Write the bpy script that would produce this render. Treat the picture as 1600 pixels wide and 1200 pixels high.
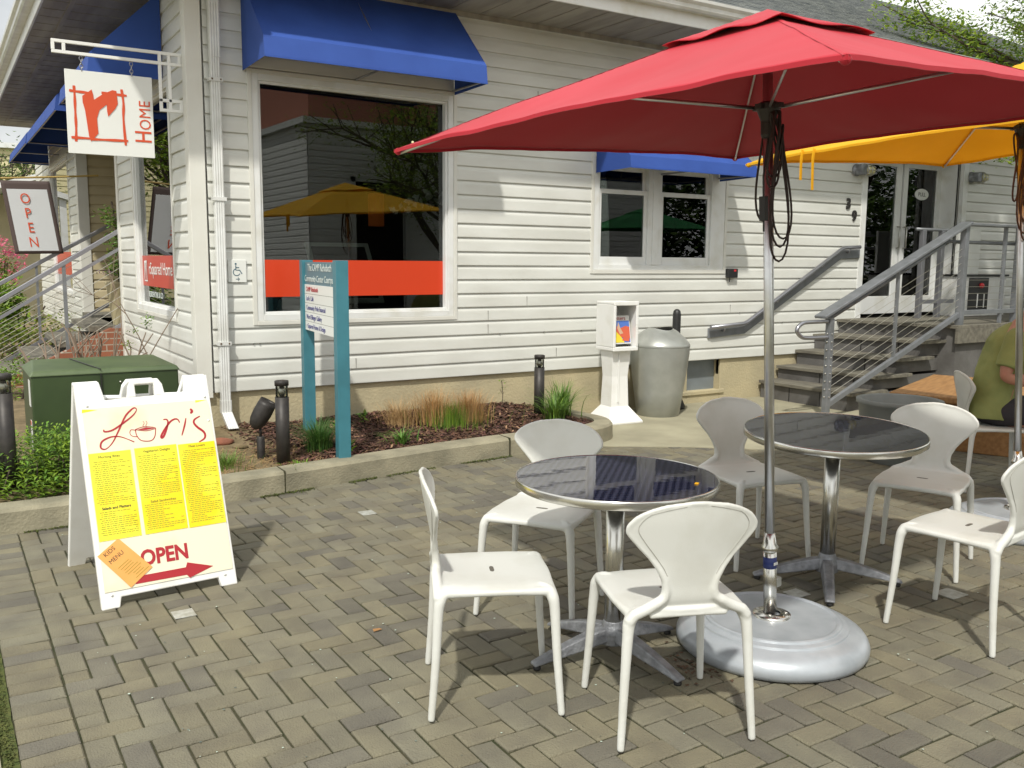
import bpy, bmesh, math, random
from mathutils import Vector, Matrix, noise
random.seed(7)
R = math.radians
scene = bpy.context.scene
for o in list(bpy.data.objects): bpy.data.objects.remove(o)
COL = scene.collection

# ------------------------------------------------------------------ camera
cam_d = bpy.data.cameras.new('camera'); cam = bpy.data.objects.new('camera', cam_d); COL.objects.link(cam)
cam_d.sensor_width = 36; cam_d.lens = 36*1429.0/1600; cam_d.clip_end = 400; cam_d.clip_start = .05
PITCH, ROLL, YAW = R(7.65080), R(0.48632), R(32.16524)
F = Vector((math.sin(YAW)*math.cos(PITCH), math.cos(YAW)*math.cos(PITCH), -math.sin(PITCH)))
r0 = Vector((math.cos(YAW), -math.sin(YAW), 0)); u0 = r0.cross(F)
rr = math.cos(ROLL)*r0 + math.sin(ROLL)*u0; uu = -math.sin(ROLL)*r0 + math.cos(ROLL)*u0
mw = Matrix.Identity(4)
for i in range(3): mw[i][0] = rr[i]; mw[i][1] = uu[i]; mw[i][2] = -F[i]
mw.translation = Vector((-1.7317, -7.3733, 1.537))
cam.matrix_world = mw; scene.camera = cam
scene.render.resolution_x = 1024; scene.render.resolution_y = 768

# ------------------------------------------------------------------ light
SD = Vector((-.555, -.610, 1.07)).normalized()          # direction towards the sun
world = bpy.data.worlds.new('World'); scene.world = world; world.use_nodes = True
wn = world.node_tree; sky = wn.nodes.new('ShaderNodeTexSky'); sky.sky_type = 'NISHITA'; sky.sun_disc = False
sky.sun_elevation = math.asin(SD.z); sky.sun_rotation = math.atan2(SD.x, SD.y) % (2*math.pi)
sky.air_density = 1.0; sky.dust_density = 4.0; sky.ozone_density = 1.0
wt = wn.nodes.new('ShaderNodeTexCoord'); wno = wn.nodes.new('ShaderNodeTexNoise'); wno.inputs['Scale'].default_value = 2.2; wno.inputs['Detail'].default_value = 7
wmr = wn.nodes.new('ShaderNodeMapRange'); wmr.inputs[1].default_value = .28; wmr.inputs[2].default_value = .48; wmx = wn.nodes.new('ShaderNodeMix'); wmx.data_type = 'RGBA'
wn.links.new(wt.outputs['Generated'], wno.inputs[0]); wn.links.new(wno.outputs[0], wmr.inputs[0]); wn.links.new(wmr.outputs[0], wmx.inputs[0])
wn.links.new(sky.outputs[0], wmx.inputs[6]); wmx.inputs[7].default_value = (18.0, 18.3, 18.0, 1)          # thin bright cloud over much of the sky
wn.links.new(wmx.outputs[2], wn.nodes['Background'].inputs[0]); wn.nodes['Background'].inputs[1].default_value = .066
sl = bpy.data.lights.new('sun', 'SUN'); sun = bpy.data.objects.new('sun', sl); COL.objects.link(sun)
sl.energy = 3.6; sl.angle = R(1.8); sl.color = (1, .965, .88)
sun.rotation_euler = (-SD).to_track_quat('-Z', 'Y').to_euler()
vs = scene.view_settings; vs.view_transform = 'Standard'; vs.look = 'None'; vs.exposure = .0; vs.gamma = 1
scene.cycles.max_bounces = 8; scene.cycles.transparent_max_bounces = 12

# ------------------------------------------------------------------ materials
def mat(name, col, rough=.6, metal=0, col2=None, scale=8, bump=0, bscale=60, spec=.5, detail=4, vcol=False, stretch=None, trans=0, ior=1.5, lo=.35, hi=.65, coat=0):
    m = bpy.data.materials.new(name); m.use_nodes = True; nt = m.node_tree; b = nt.nodes['Principled BSDF']
    b.inputs['Roughness'].default_value = rough; b.inputs['Metallic'].default_value = metal
    b.inputs['Specular IOR Level'].default_value = spec; b.inputs['IOR'].default_value = ior
    if coat: b.inputs['Coat Weight'].default_value = coat; b.inputs['Coat Roughness'].default_value = .12
    c = (*col, 1); b.inputs['Base Color'].default_value = c
    tc = nt.nodes.new('ShaderNodeTexCoord'); mp = nt.nodes.new('ShaderNodeMapping'); nt.links.new(tc.outputs['Object'], mp.inputs[0])
    if stretch: mp.inputs['Scale'].default_value = stretch
    out = None
    if col2:
        n = nt.nodes.new('ShaderNodeTexNoise'); n.inputs['Scale'].default_value = scale; n.inputs['Detail'].default_value = detail
        nt.links.new(mp.outputs[0], n.inputs[0])
        mr = nt.nodes.new('ShaderNodeMapRange'); mr.inputs[1].default_value = lo; mr.inputs[2].default_value = hi
        nt.links.new(n.outputs[0], mr.inputs[0])
        mx = nt.nodes.new('ShaderNodeMix'); mx.data_type = 'RGBA'; mx.inputs[6].default_value = c; mx.inputs[7].default_value = (*col2, 1)
        nt.links.new(mr.outputs[0], mx.inputs[0]); out = mx.outputs[2]
    if vcol:
        a = nt.nodes.new('ShaderNodeAttribute'); a.attribute_name = 'tint'
        m2 = nt.nodes.new('ShaderNodeMix'); m2.data_type = 'RGBA'; m2.blend_type = 'MULTIPLY'; m2.inputs[0].default_value = 1
        if out: nt.links.new(out, m2.inputs[6])
        else: m2.inputs[6].default_value = c
        nt.links.new(a.outputs[0], m2.inputs[7]); out = m2.outputs[2]
    if out: nt.links.new(out, b.inputs['Base Color'])
    if bump:
        n2 = nt.nodes.new('ShaderNodeTexNoise'); n2.inputs['Scale'].default_value = bscale; n2.inputs['Detail'].default_value = 3
        nt.links.new(mp.outputs[0], n2.inputs[0])
        bp = nt.nodes.new('ShaderNodeBump'); bp.inputs['Strength'].default_value = bump; bp.inputs['Distance'].default_value = .01
        nt.links.new(n2.outputs[0], bp.inputs['Height']); nt.links.new(bp.outputs[0], b.inputs['Normal'])
    if trans:
        t = nt.nodes.new('ShaderNodeBsdfTranslucent'); ms = nt.nodes.new('ShaderNodeMixShader'); ms.inputs[0].default_value = trans
        if out: nt.links.new(out, t.inputs[0])
        else: t.inputs[0].default_value = c
        o = nt.nodes['Material Output']; nt.links.new(b.outputs[0], ms.inputs[1]); nt.links.new(t.outputs[0], ms.inputs[2]); nt.links.new(ms.outputs[0], o.inputs[0])
    return m

def glass_mat(name, tint, ior=1.55, rough=.0, refl=1.0):
    m = bpy.data.materials.new(name); m.use_nodes = True; nt = m.node_tree
    nt.nodes.remove(nt.nodes['Principled BSDF'])
    t = nt.nodes.new('ShaderNodeBsdfTransparent'); t.inputs[0].default_value = (*tint, 1)
    g = nt.nodes.new('ShaderNodeBsdfGlossy'); g.inputs['Roughness'].default_value = rough; g.inputs[0].default_value = (refl, refl, refl, 1)
    f = nt.nodes.new('ShaderNodeFresnel'); f.inputs[0].default_value = ior
    ms = nt.nodes.new('ShaderNodeMixShader'); nt.links.new(f.outputs[0], ms.inputs[0]); nt.links.new(t.outputs[0], ms.inputs[1]); nt.links.new(g.outputs[0], ms.inputs[2])
    nt.links.new(ms.outputs[0], nt.nodes['Material Output'].inputs[0]); return m

def emit_mat(name, col, s):
    m = bpy.data.materials.new(name); m.use_nodes = True; b = m.node_tree.nodes['Principled BSDF']
    b.inputs['Base Color'].default_value = (*col, 1); b.inputs['Emission Color'].default_value = (*col, 1); b.inputs['Emission Strength'].default_value = s; return m

M = {}
M['siding'] = mat('vinyl_siding', (.69, .695, .655), .42, col2=(.60, .60, .555), scale=1.6, bump=.12, bscale=2.2, stretch=(1, 1, 3), detail=8)
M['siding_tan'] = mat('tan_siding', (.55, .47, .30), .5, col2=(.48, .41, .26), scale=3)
M['trim'] = mat('white_trim', (.74, .75, .74), .45, col2=(.62, .61, .55), scale=5, bump=.05, bscale=40, lo=.5, hi=.8)
M['corner'] = mat('corner_board', (.69, .685, .635), .5, col2=(.63, .615, .555), scale=3, lo=.4, hi=.75)
M['found'] = mat('foundation_stucco', (.50, .43, .27), .9, col2=(.40, .35, .23), scale=2.6, bump=.5, bscale=45, detail=7)
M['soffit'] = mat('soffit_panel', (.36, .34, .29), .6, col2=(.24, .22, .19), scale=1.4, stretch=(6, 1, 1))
M['gutter'] = mat('gutter_aluminium', (.72, .73, .72), .3, col2=(.60, .6, .57), scale=6)
M['concrete'] = mat('concrete', (.36, .335, .235), .9, col2=(.27, .25, .175), scale=2.2, bump=.35, bscale=90, detail=9)
M['tile'] = mat('pale_tile', (.42, .43, .40), .5, col2=(.28, .28, .24), scale=30)
M['kerb'] = mat('kerb_concrete', (.33, .30, .21), .9, col2=(.20, .185, .13), scale=4.5, bump=.5, bscale=70, detail=9)
M['joint'] = mat('mossy_joint', (.028, .034, .010), 1, col2=(.055, .05, .025), scale=9, bump=.6, bscale=120)
M['moss'] = mat('moss', (.06, .085, .015), 1, col2=(.11, .12, .03), scale=40, bump=1, bscale=200)
M['paver'] = mat('concrete_paver', (.195, .183, .127), .88, col2=(.132, .122, .092), scale=5, bump=.6, bscale=150, vcol=True, detail=12, lo=.3, hi=.7)
M['soil'] = mat('bed_soil', (.10, .06, .035), 1, col2=(.055, .03, .02), scale=14, bump=1, bscale=60)
M['drysoil'] = mat('dry_soil', (.22, .165, .09), 1, col2=(.12, .09, .045), scale=7, bump=1, bscale=50)
M['mulch'] = mat('mulch_chips', (.085, .043, .030), .9, vcol=True)
M['ground'] = mat('ground_earth', (.16, .15, .10), 1, col2=(.10, .11, .05), scale=.6)
M['lawn'] = mat('lawn', (.07, .11, .02), 1, col2=(.04, .07, .015), scale=3)
M['shingle'] = mat('roof_shingle', (.20, .21, .20), .9, col2=(.10, .11, .115), scale=5, bump=.8, bscale=30, stretch=(1, 5, 5), detail=8)
M['blue'] = mat('awning_canvas', (.030, .085, .36), .75, col2=(.024, .070, .31), scale=3, bump=.15, bscale=300, trans=.015)
M['red'] = mat('red_canvas', (.46, .022, .038), .62, col2=(.42, .018, .031), scale=2, bump=.15, bscale=4, trans=.025)
_b = M['red'].node_tree.nodes['Principled BSDF']; _b.inputs['Sheen Weight'].default_value = .06; _b.inputs['Specular IOR Level'].default_value = .3; _b.inputs['Sheen Roughness'].default_value = .4
M['yellow'] = mat('yellow_canvas', (.93, .58, .02), .7, col2=(.88, .53, .015), scale=2, bump=.15, bscale=4, trans=.40)
M['chair'] = mat('chair_plastic', (.62, .625, .59), .40, col2=(.52, .515, .46), scale=6, lo=.46, hi=.85, bump=.06, bscale=260, detail=10)
M['chairline'] = mat('chair_groove', (.40, .39, .35), .6)
M['slot'] = mat('slot_dark', (.12, .11, .09), .8)
M['chrome'] = mat('chrome', (.66, .65, .61), .24, metal=1, bump=.03, bscale=30)
M['steel'] = mat('brushed_steel', (.50, .49, .45), .3, metal=1)
M['alu'] = mat('umbrella_aluminium', (.68, .69, .69), .32, metal=1, col2=(.60, .60, .60), scale=20)
M['castalu'] = mat('cast_aluminium', (.30, .31, .33), .5, metal=.6, col2=(.19, .195, .21), scale=26, bump=.3, bscale=90)
M['base'] = mat('silver_base', (.42, .45, .48), .38, metal=.25, col2=(.33, .36, .39), scale=9, coat=.2, lo=.4, hi=.75, bump=.05, bscale=60)
M['railpaint'] = mat('grey_rail_paint', (.23, .24, .26), .38, metal=.3, col2=(.18, .19, .20), scale=9)
M['cable'] = mat('steel_cable', (.55, .53, .47), .35, metal=.8)
M['galv'] = mat('galvanised_pipe', (.34, .34, .37), .3, metal=.75)
M['decking'] = mat('weathered_decking', (.20, .185, .145), .85, col2=(.115, .105, .085), scale=3, bump=.5, bscale=30, stretch=(6, 1.2, 6), detail=8)
M['riser'] = mat('grey_riser', (.13, .125, .12), .8, col2=(.085, .08, .075), scale=4, bump=.3, bscale=30)
M['black'] = mat('black_plastic', (.018, .018, .018), .45)
M['blackmetal'] = mat('black_metal', (.028, .025, .024), .5, metal=.3, col2=(.045, .04, .036), scale=20)
M['cord'] = mat('dark_cord', (.035, .022, .018), .6)
M['brown_cord'] = mat('brown_cord', (.09, .035, .018), .7)
M['lens'] = glass_mat('lamp_lens', (.75, .76, .72), 1.5, .15)
M['glass'] = glass_mat('window_glass', (.62, .66, .64), 1.62)
M['teal'] = mat('teal_paint', (.05, .20, .25), .45, col2=(.04, .16, .20), scale=5)
M['tealpanel'] = mat('blue_grey_panel', (.10, .19, .23), .5)
M['white'] = mat('white_paint', (.80, .80, .78), .4, col2=(.70, .69, .64), scale=6, lo=.5, hi=.8)
M['signwhite'] = mat('sign_white', (.74, .75, .72), .4)
M['cream'] = mat('cream_board', (.80, .76, .58), .5, col2=(.68, .60, .38), scale=4, lo=.55, hi=.8)
M['sheet'] = mat('yellow_sheet', (.86, .80, .05), .45, col2=(.85, .68, .01), scale=3.5, lo=.45, hi=.6)
M['kids'] = mat('orange_sheet', (.86, .42, .12), .5, col2=(.80, .36, .09), scale=6)
M['redpaint'] = mat('sign_red', (.40, .02, .03), .5)
M['orangered'] = mat('logo_red', (.62, .075, .02), .5)
M['decal'] = mat('orange_decal', (.62, .048, .010), .4)
M['reddecal'] = mat('red_decal', (.50, .04, .02), .4)
M['ink'] = mat('ink', (.05, .045, .03), .7)
M['inkfaint'] = mat('faint_ink', (.30, .27, .03), .7)
M['inkblue'] = mat('blue_ink', (.10, .10, .26), .7)
M['letterpale'] = mat('pale_letters', (.62, .68, .66), .6)
M['tealink'] = mat('teal_ink', (.03, .10, .15), .6)
M['util'] = mat('utility_green', (.040, .066, .022), .45, col2=(.030, .050, .017), scale=5, bump=.05, bscale=20)
M['utiltop'] = mat('utility_top', (.085, .12, .05), .5, col2=(.06, .09, .038), scale=5)
M['trash'] = mat('grey_green_metal', (.40, .41, .385), .36, metal=.4, col2=(.35, .36, .335), scale=8)
M['basement'] = mat('basement_pane', (.22, .25, .27), .3, col2=(.16, .18, .19), scale=4)
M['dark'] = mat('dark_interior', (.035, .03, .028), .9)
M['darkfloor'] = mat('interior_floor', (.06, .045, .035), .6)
M['flag'] = mat('flag_cloth', (.72, .74, .76), .8, bump=.2, bscale=8, trans=.2)
M['flagedge'] = mat('flag_border', (.085, .06, .055), .8)
M['bamboo'] = mat('wood_pole', (.40, .28, .08), .6)
M['pot'] = mat('beige_pot', (.38, .33, .20), .7)
M['brick'] = mat('red_brick', (.30, .11, .06), .9, col2=(.20, .075, .045), scale=12, bump=.5, bscale=40)
M['yhouse'] = mat('yellow_clapboard', (.62, .56, .33), .7)
M['tub'] = mat('grey_tub', (.20, .21, .20), .6, col2=(.16, .17, .16), scale=5)
M['orangewood'] = mat('orange_wood', (.36, .19, .07), .6, col2=(.26, .13, .045), scale=4, stretch=(1, 8, 8))
M['greybase'] = mat('flat_grey', (.25, .25, .24), .6)
M['leaf'] = mat('shrub_leaf', (.135, .235, .024), .5, vcol=True, trans=.25)
M['treeleaf'] = mat('tree_leaf', (.24, .34, .045), .5, vcol=True, trans=.4)
M['darkleaf'] = mat('dark_leaf', (.05, .085, .02), .6, vcol=True, trans=.25)
M['grassg'] = mat('grass_blade', (.12, .22, .04), .5, vcol=True, trans=.25)
M['grasstan'] = mat('dry_grass_blade', (.48, .32, .15), .6, vcol=True, trans=.25)
M['bark'] = mat('bark', (.11, .085, .06), .9, col2=(.07, .05, .04), scale=20, bump=.5, bscale=60)
M['twig'] = mat('bare_twig', (.20, .15, .11), .9)
M['pink'] = mat('pink_blossom', (.75, .16, .30), .6, vcol=True, trans=.3)
M['purple'] = mat('purple_blossom', (.09, .025, .12), .6, vcol=True)
M['skin'] = mat('skin', (.46, .22, .14), .55, col2=(.40, .17, .11), scale=8)
M['shirt'] = mat('olive_shirt', (.27, .29, .10), .85, col2=(.21, .23, .075), scale=5, bump=.7, bscale=11)
M['trousers'] = mat('dark_trousers', (.028, .024, .028), .85, bump=.3, bscale=10)
M['hair'] = mat('hair', (.05, .03, .02), .7)
M['amber'] = emit_mat('amber_lamp', (.5, .12, .02), .12)
M['bulb'] = emit_mat('lamp_glow', (1, .8, .45), 3)
M['neigh'] = mat('neighbour_siding', (.80, .80, .78), .6)
M['neighred'] = mat('neighbour_brick', (.50, .20, .14), .8)
M['greencanvas'] = mat('green_canvas', (.02, .22, .06), .7, trans=.2)
M['magblue'] = mat('magazine_blue', (.08, .18, .55), .5)
M['magyellow'] = mat('magazine_yellow', (.80, .62, .04), .5)
M['magred'] = mat('magazine_red', (.62, .12, .06), .5)
M['magtan'] = mat('magazine_tan', (.60, .40, .26), .5)
M['labelblue'] = mat('label_blue', (.015, .03, .16), .4)
M['rust'] = mat('rust_screw', (.10, .06, .03), .8)
M['lampglass'] = mat('lamp_glass', (.62, .58, .30), .25)
M['redpl'] = mat('red_knob', (.6, .03, .04), .4)

def tabletop_mat():
    m = mat('navy_tabletop', (.018, .020, .055), .025, ior=2.5, spec=.5); nt = m.node_tree; b = nt.nodes['Principled BSDF']
    tc = nt.nodes.new('ShaderNodeTexCoord'); sx = nt.nodes.new('ShaderNodeSeparateXYZ'); nt.links.new(tc.outputs['Object'], sx.inputs[0]); S = []
    for k in (0, 1):                                   # engine-turned checks
        mu = nt.nodes.new('ShaderNodeMath'); mu.operation = 'MULTIPLY'; mu.inputs[1].default_value = 170; nt.links.new(sx.outputs[k], mu.inputs[0])
        w = nt.nodes.new('ShaderNodeMath'); w.operation = 'SINE'; nt.links.new(mu.outputs[0], w.inputs[0]); S.append(w)
    w = nt.nodes.new('ShaderNodeMath'); w.operation = 'MULTIPLY'; nt.links.new(S[0].outputs[0], w.inputs[0]); nt.links.new(S[1].outputs[0], w.inputs[1])
    mr = nt.nodes.new('ShaderNodeMapRange'); mr.inputs[1].default_value = -.6; mr.inputs[2].default_value = .6; nt.links.new(w.outputs[0], mr.inputs[0])
    mx = nt.nodes.new('ShaderNodeMix'); mx.data_type = 'RGBA'; mx.inputs[6].default_value = (.008, .009, .022, 1); mx.inputs[7].default_value = (.055, .058, .095, 1)
    nt.links.new(mr.outputs[0], mx.inputs[0]); nt.links.new(mx.outputs[2], b.inputs['Base Color'])
    n = nt.nodes.new('ShaderNodeTexNoise'); n.inputs['Scale'].default_value = 9; nt.links.new(tc.outputs['Object'], n.inputs[0])
    bp = nt.nodes.new('ShaderNodeBump'); bp.inputs['Strength'].default_value = .10; bp.inputs['Distance'].default_value = .002
    nt.links.new(n.outputs[0], bp.inputs['Height']); nt.links.new(bp.outputs[0], b.inputs['Normal'])
    return m
M['tabletop'] = tabletop_mat()

# ------------------------------------------------------------------ mesh helpers
class MB:
    def __init__(s, X=None): s.v = []; s.f = []; s.c = []; s.X = X
    def add(s, vs, fs, col=None):
        n = len(s.v)
        for p in vs:
            p = Vector(p)
            s.v.append(s.X @ p if s.X else p)
        for f in fs: s.f.append([n+i for i in f]); s.c.append(col)
        return s
    def box(s, a, b, T=None):
        x0, y0, z0 = a; x1, y1, z1 = b
        vs = [Vector(q) for q in ((x0, y0, z0), (x1, y0, z0), (x1, y1, z0), (x0, y1, z0), (x0, y0, z1), (x1, y0, z1), (x1, y1, z1), (x0, y1, z1))]
        if T: vs = [T @ q for q in vs]
        return s.add(vs, [(0, 3, 2, 1), (4, 5, 6, 7), (0, 1, 5, 4), (1, 2, 6, 5), (2, 3, 7, 6), (3, 0, 4, 7)])
    def prism(s, pts, h0, h1, T=None):        # polygon in xy, extruded in z
        n = len(pts); vs = [Vector((p[0], p[1], h0)) for p in pts] + [Vector((p[0], p[1], h1)) for p in pts]
        if T: vs = [T @ q for q in vs]
        a = sum(pts[i][0]*pts[(i+1) % n][1]-pts[(i+1) % n][0]*pts[i][1] for i in range(n))
        fs = [list(range(n))[::-1], [n+i for i in range(n)]] + [(i, (i+1) % n, n+(i+1) % n, n+i) for i in range(n)]
        if a < 0: fs = [f[::-1] for f in fs]
        return s.add(vs, fs)
    def tube(s, pts, r, n=10, cap=True, flat=1.0):
        pts = [Vector(p) for p in pts]; rs = r if isinstance(r, (list, tuple)) else [r]*len(pts)
        t0 = (pts[1]-pts[0]).normalized(); a = Vector((0, 0, 1)) if abs(t0.z) < .9 else Vector((1, 0, 0))
        nrm = (a - t0*a.dot(t0)).normalized(); vs = []
        for i, p in enumerate(pts):
            if i == 0: t = t0
            elif i == len(pts)-1: t = (pts[i]-pts[i-1]).normalized()
            else: t = ((pts[i+1]-pts[i]).normalized()+(pts[i]-pts[i-1]).normalized())
            if t.length < 1e-6: t = t0
            t = t.normalized(); nrm = (nrm - t*nrm.dot(t)).normalized(); bn = t.cross(nrm)
            for k in range(n):
                an = 2*math.pi*k/n; vs.append(p + rs[i]*(math.cos(an)*nrm + math.sin(an)*flat*bn))
        fs = []
        for i in range(len(pts)-1):
            for k in range(n): fs.append((i*n+k, i*n+(k+1) % n, (i+1)*n+(k+1) % n, (i+1)*n+k))
        if cap: fs.append(list(range(n))[::-1]); fs.append([(len(pts)-1)*n+k for k in range(n)])
        return s.add(vs, fs)
    def lathe(s, prof, n=32, c=(0, 0, 0), T=None, close=True):
        vs = []
        for (r, z) in prof:
            for k in range(n):
                a = 2*math.pi*k/n; q = Vector((c[0]+r*math.cos(a), c[1]+r*math.sin(a), c[2]+z)); vs.append(T @ q if T else q)
        fs = [(i*n+k, i*n+(k+1) % n, (i+1)*n+(k+1) % n, (i+1)*n+k) for i in range(len(prof)-1) for k in range(n)]
        if close: fs.append([k for k in range(n)][::-1]); fs.append([(len(prof)-1)*n+k for k in range(n)])
        return s.add(vs, fs)
    def quad(s, a, b, c, d, col=None): return s.add([a, b, c, d], [(0, 1, 2, 3)], col)
    def grid(s, fn, nu, nv, col=None):
        vs = [fn(i/nu, j/nv) for j in range(nv+1) for i in range(nu+1)]
        return s.add(vs, [(j*(nu+1)+i, j*(nu+1)+i+1, (j+1)*(nu+1)+i+1, (j+1)*(nu+1)+i) for j in range(nv) for i in range(nu)], col)
    def sphere(s, c, r, n=12, sc=(1, 1, 1)):
        prof = [(max(1e-4, r*math.sin(math.pi*i/n)), -r*math.cos(math.pi*i/n)) for i in range(n+1)]
        T = Matrix.Translation(Vector(c)) @ Matrix.Diagonal((*sc, 1)); return s.lathe(prof, n*2, T=T)
    def mesh(s, name, m=None, smooth=False):
        me = bpy.data.meshes.new(name); me.from_pydata([tuple(v) for v in s.v], [], s.f)
        if m: me.materials.append(m)
        if any(c is not None for c in s.c):
            at = me.color_attributes.new('tint', 'FLOAT_COLOR', 'CORNER'); k = 0
            for fi, f in enumerate(s.f):
                c = s.c[fi] or (1, 1, 1)
                for _ in f: at.data[k].color = (*c, 1); k += 1
        if smooth: me.polygons.foreach_set('use_smooth', [True]*len(me.polygons))
        me.update(); return me
    def build(s, name, m, parent=None, smooth=False, bevel=0, **kw):
        me = s.mesh(name, m, smooth); o = bpy.data.objects.new(name, me); COL.objects.link(o)
        if bevel:
            b = o.modifiers.new('bevel', 'BEVEL'); b.width = bevel; b.segments = 2; b.limit_method = 'ANGLE'; b.angle_limit = R(40)
        if parent: o.parent = parent
        for k, v in kw.items(): o[k] = v
        return o

def tag(o, label, cat, group=None):
    o['label'] = label; o['category'] = cat
    if group: o['group'] = group
    return o
def thing(name, label, cat, loc=(0, 0, 0), rz=0, group=None):
    o = bpy.data.objects.new(name, None); COL.objects.link(o); o.empty_display_size = .2
    o.location = loc; o.rotation_euler = (0, 0, rz); return tag(o, label, cat, group)
def struct(o, kind='structure'): o['kind'] = kind; return o
def dup(root, loc, rz, label=None):
    r = root.copy(); COL.objects.link(r); r.location = loc; r.rotation_euler = (0, 0, rz)
    if label: r['label'] = label
    for ch in list(root.children):
        c = ch.copy(); COL.objects.link(c); c.parent = r
        for g in list(ch.children):
            d = g.copy(); COL.objects.link(d); d.parent = c
    return r
def text(body, size, T, m, name='lettering', parent=None, ext=.0006, align='LEFT', sx=1.0, bold=0, rot=0, sp=1.0):
    c = bpy.data.curves.new(name, 'FONT'); c.body = body; c.size = size; c.extrude = ext; c.align_x = align; c.offset = bold; c.resolution_u = 3; c.space_character = sp
    t = bpy.data.objects.new(name, c); COL.objects.link(t)
    bpy.context.view_layer.update()
    me = bpy.data.meshes.new_from_object(t.evaluated_get(bpy.context.evaluated_depsgraph_get())); bpy.data.objects.remove(t); bpy.data.curves.remove(c)
    me.name = name; me.transform(T @ Matrix.Diagonal((sx, 1, 1, 1))); me.materials.clear(); me.materials.append(m)
    o = bpy.data.objects.new(name, me); COL.objects.link(o)
    if parent: o.parent = parent
    return o
def frame(O, ux, uy):      # matrix: local x->ux, y->uy, z->normal
    ux = Vector(ux).normalized(); uy = Vector(uy).normalized(); n = ux.cross(uy)
    T = Matrix.Identity(4)
    for i in range(3): T[i][0] = ux[i]; T[i][1] = uy[i]; T[i][2] = n[i]; T[i][3] = O[i]
    return T
def ribbon(mb, pts, w, T, h=.001):
    ws = w if isinstance(w, (list, tuple)) else [w]*len(pts)
    P = [Vector((p[0], p[1])) for p in pts]; vs = []
    for i, p in enumerate(P):
        d = (P[min(i+1, len(P)-1)]-P[max(i-1, 0)]).normalized(); nn = Vector((-d.y, d.x))*ws[i]/2
        vs += [T @ Vector((p.x+nn.x, p.y+nn.y, h)), T @ Vector((p.x-nn.x, p.y-nn.y, h))]
    mb.add(vs, [(2*i, 2*i+1, 2*i+3, 2*i+2) for i in range(len(P)-1)])
def smooth_pts(pts, k=4):
    out = []; n = len(pts); P = [Vector(p) for p in pts]
    for i in range(n-1):
        p0 = P[max(i-1, 0)]; p1 = P[i]; p2 = P[i+1]; p3 = P[min(i+2, n-1)]
        for j in range(k):
            t = j/k; out.append(.5*((2*p1)+(p2-p0)*t+(2*p0-5*p1+4*p2-p3)*t*t+(3*p1-p0-3*p2+p3)*t**3))
    out.append(P[-1]); return out
FRONT = Matrix.Identity(4)
LEFT = Matrix.Rotation(-math.pi/2, 4, 'Z')        # wall-local x = -Y, y = +X (inwards)
UPRIGHT = Matrix(((1, 0, 0, 0), (0, 0, -1, 0), (0, 1, 0, 0), (0, 0, 0, 1)))   # text plane xy -> xz facing -Y

# ================================================================== SETTING
struct(MB().quad((-90, -90, -.06), (120, -90, -.06), (120, 120, -.06), (-90, 120, -.06)).build('ground', M['ground'], None))
struct(MB().quad((-1.66, -14, -.009), (16, -14, -.009), (16, .3, -.009), (-1.66, .3, -.009)).build('paving_bed', M['joint'], None))

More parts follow.
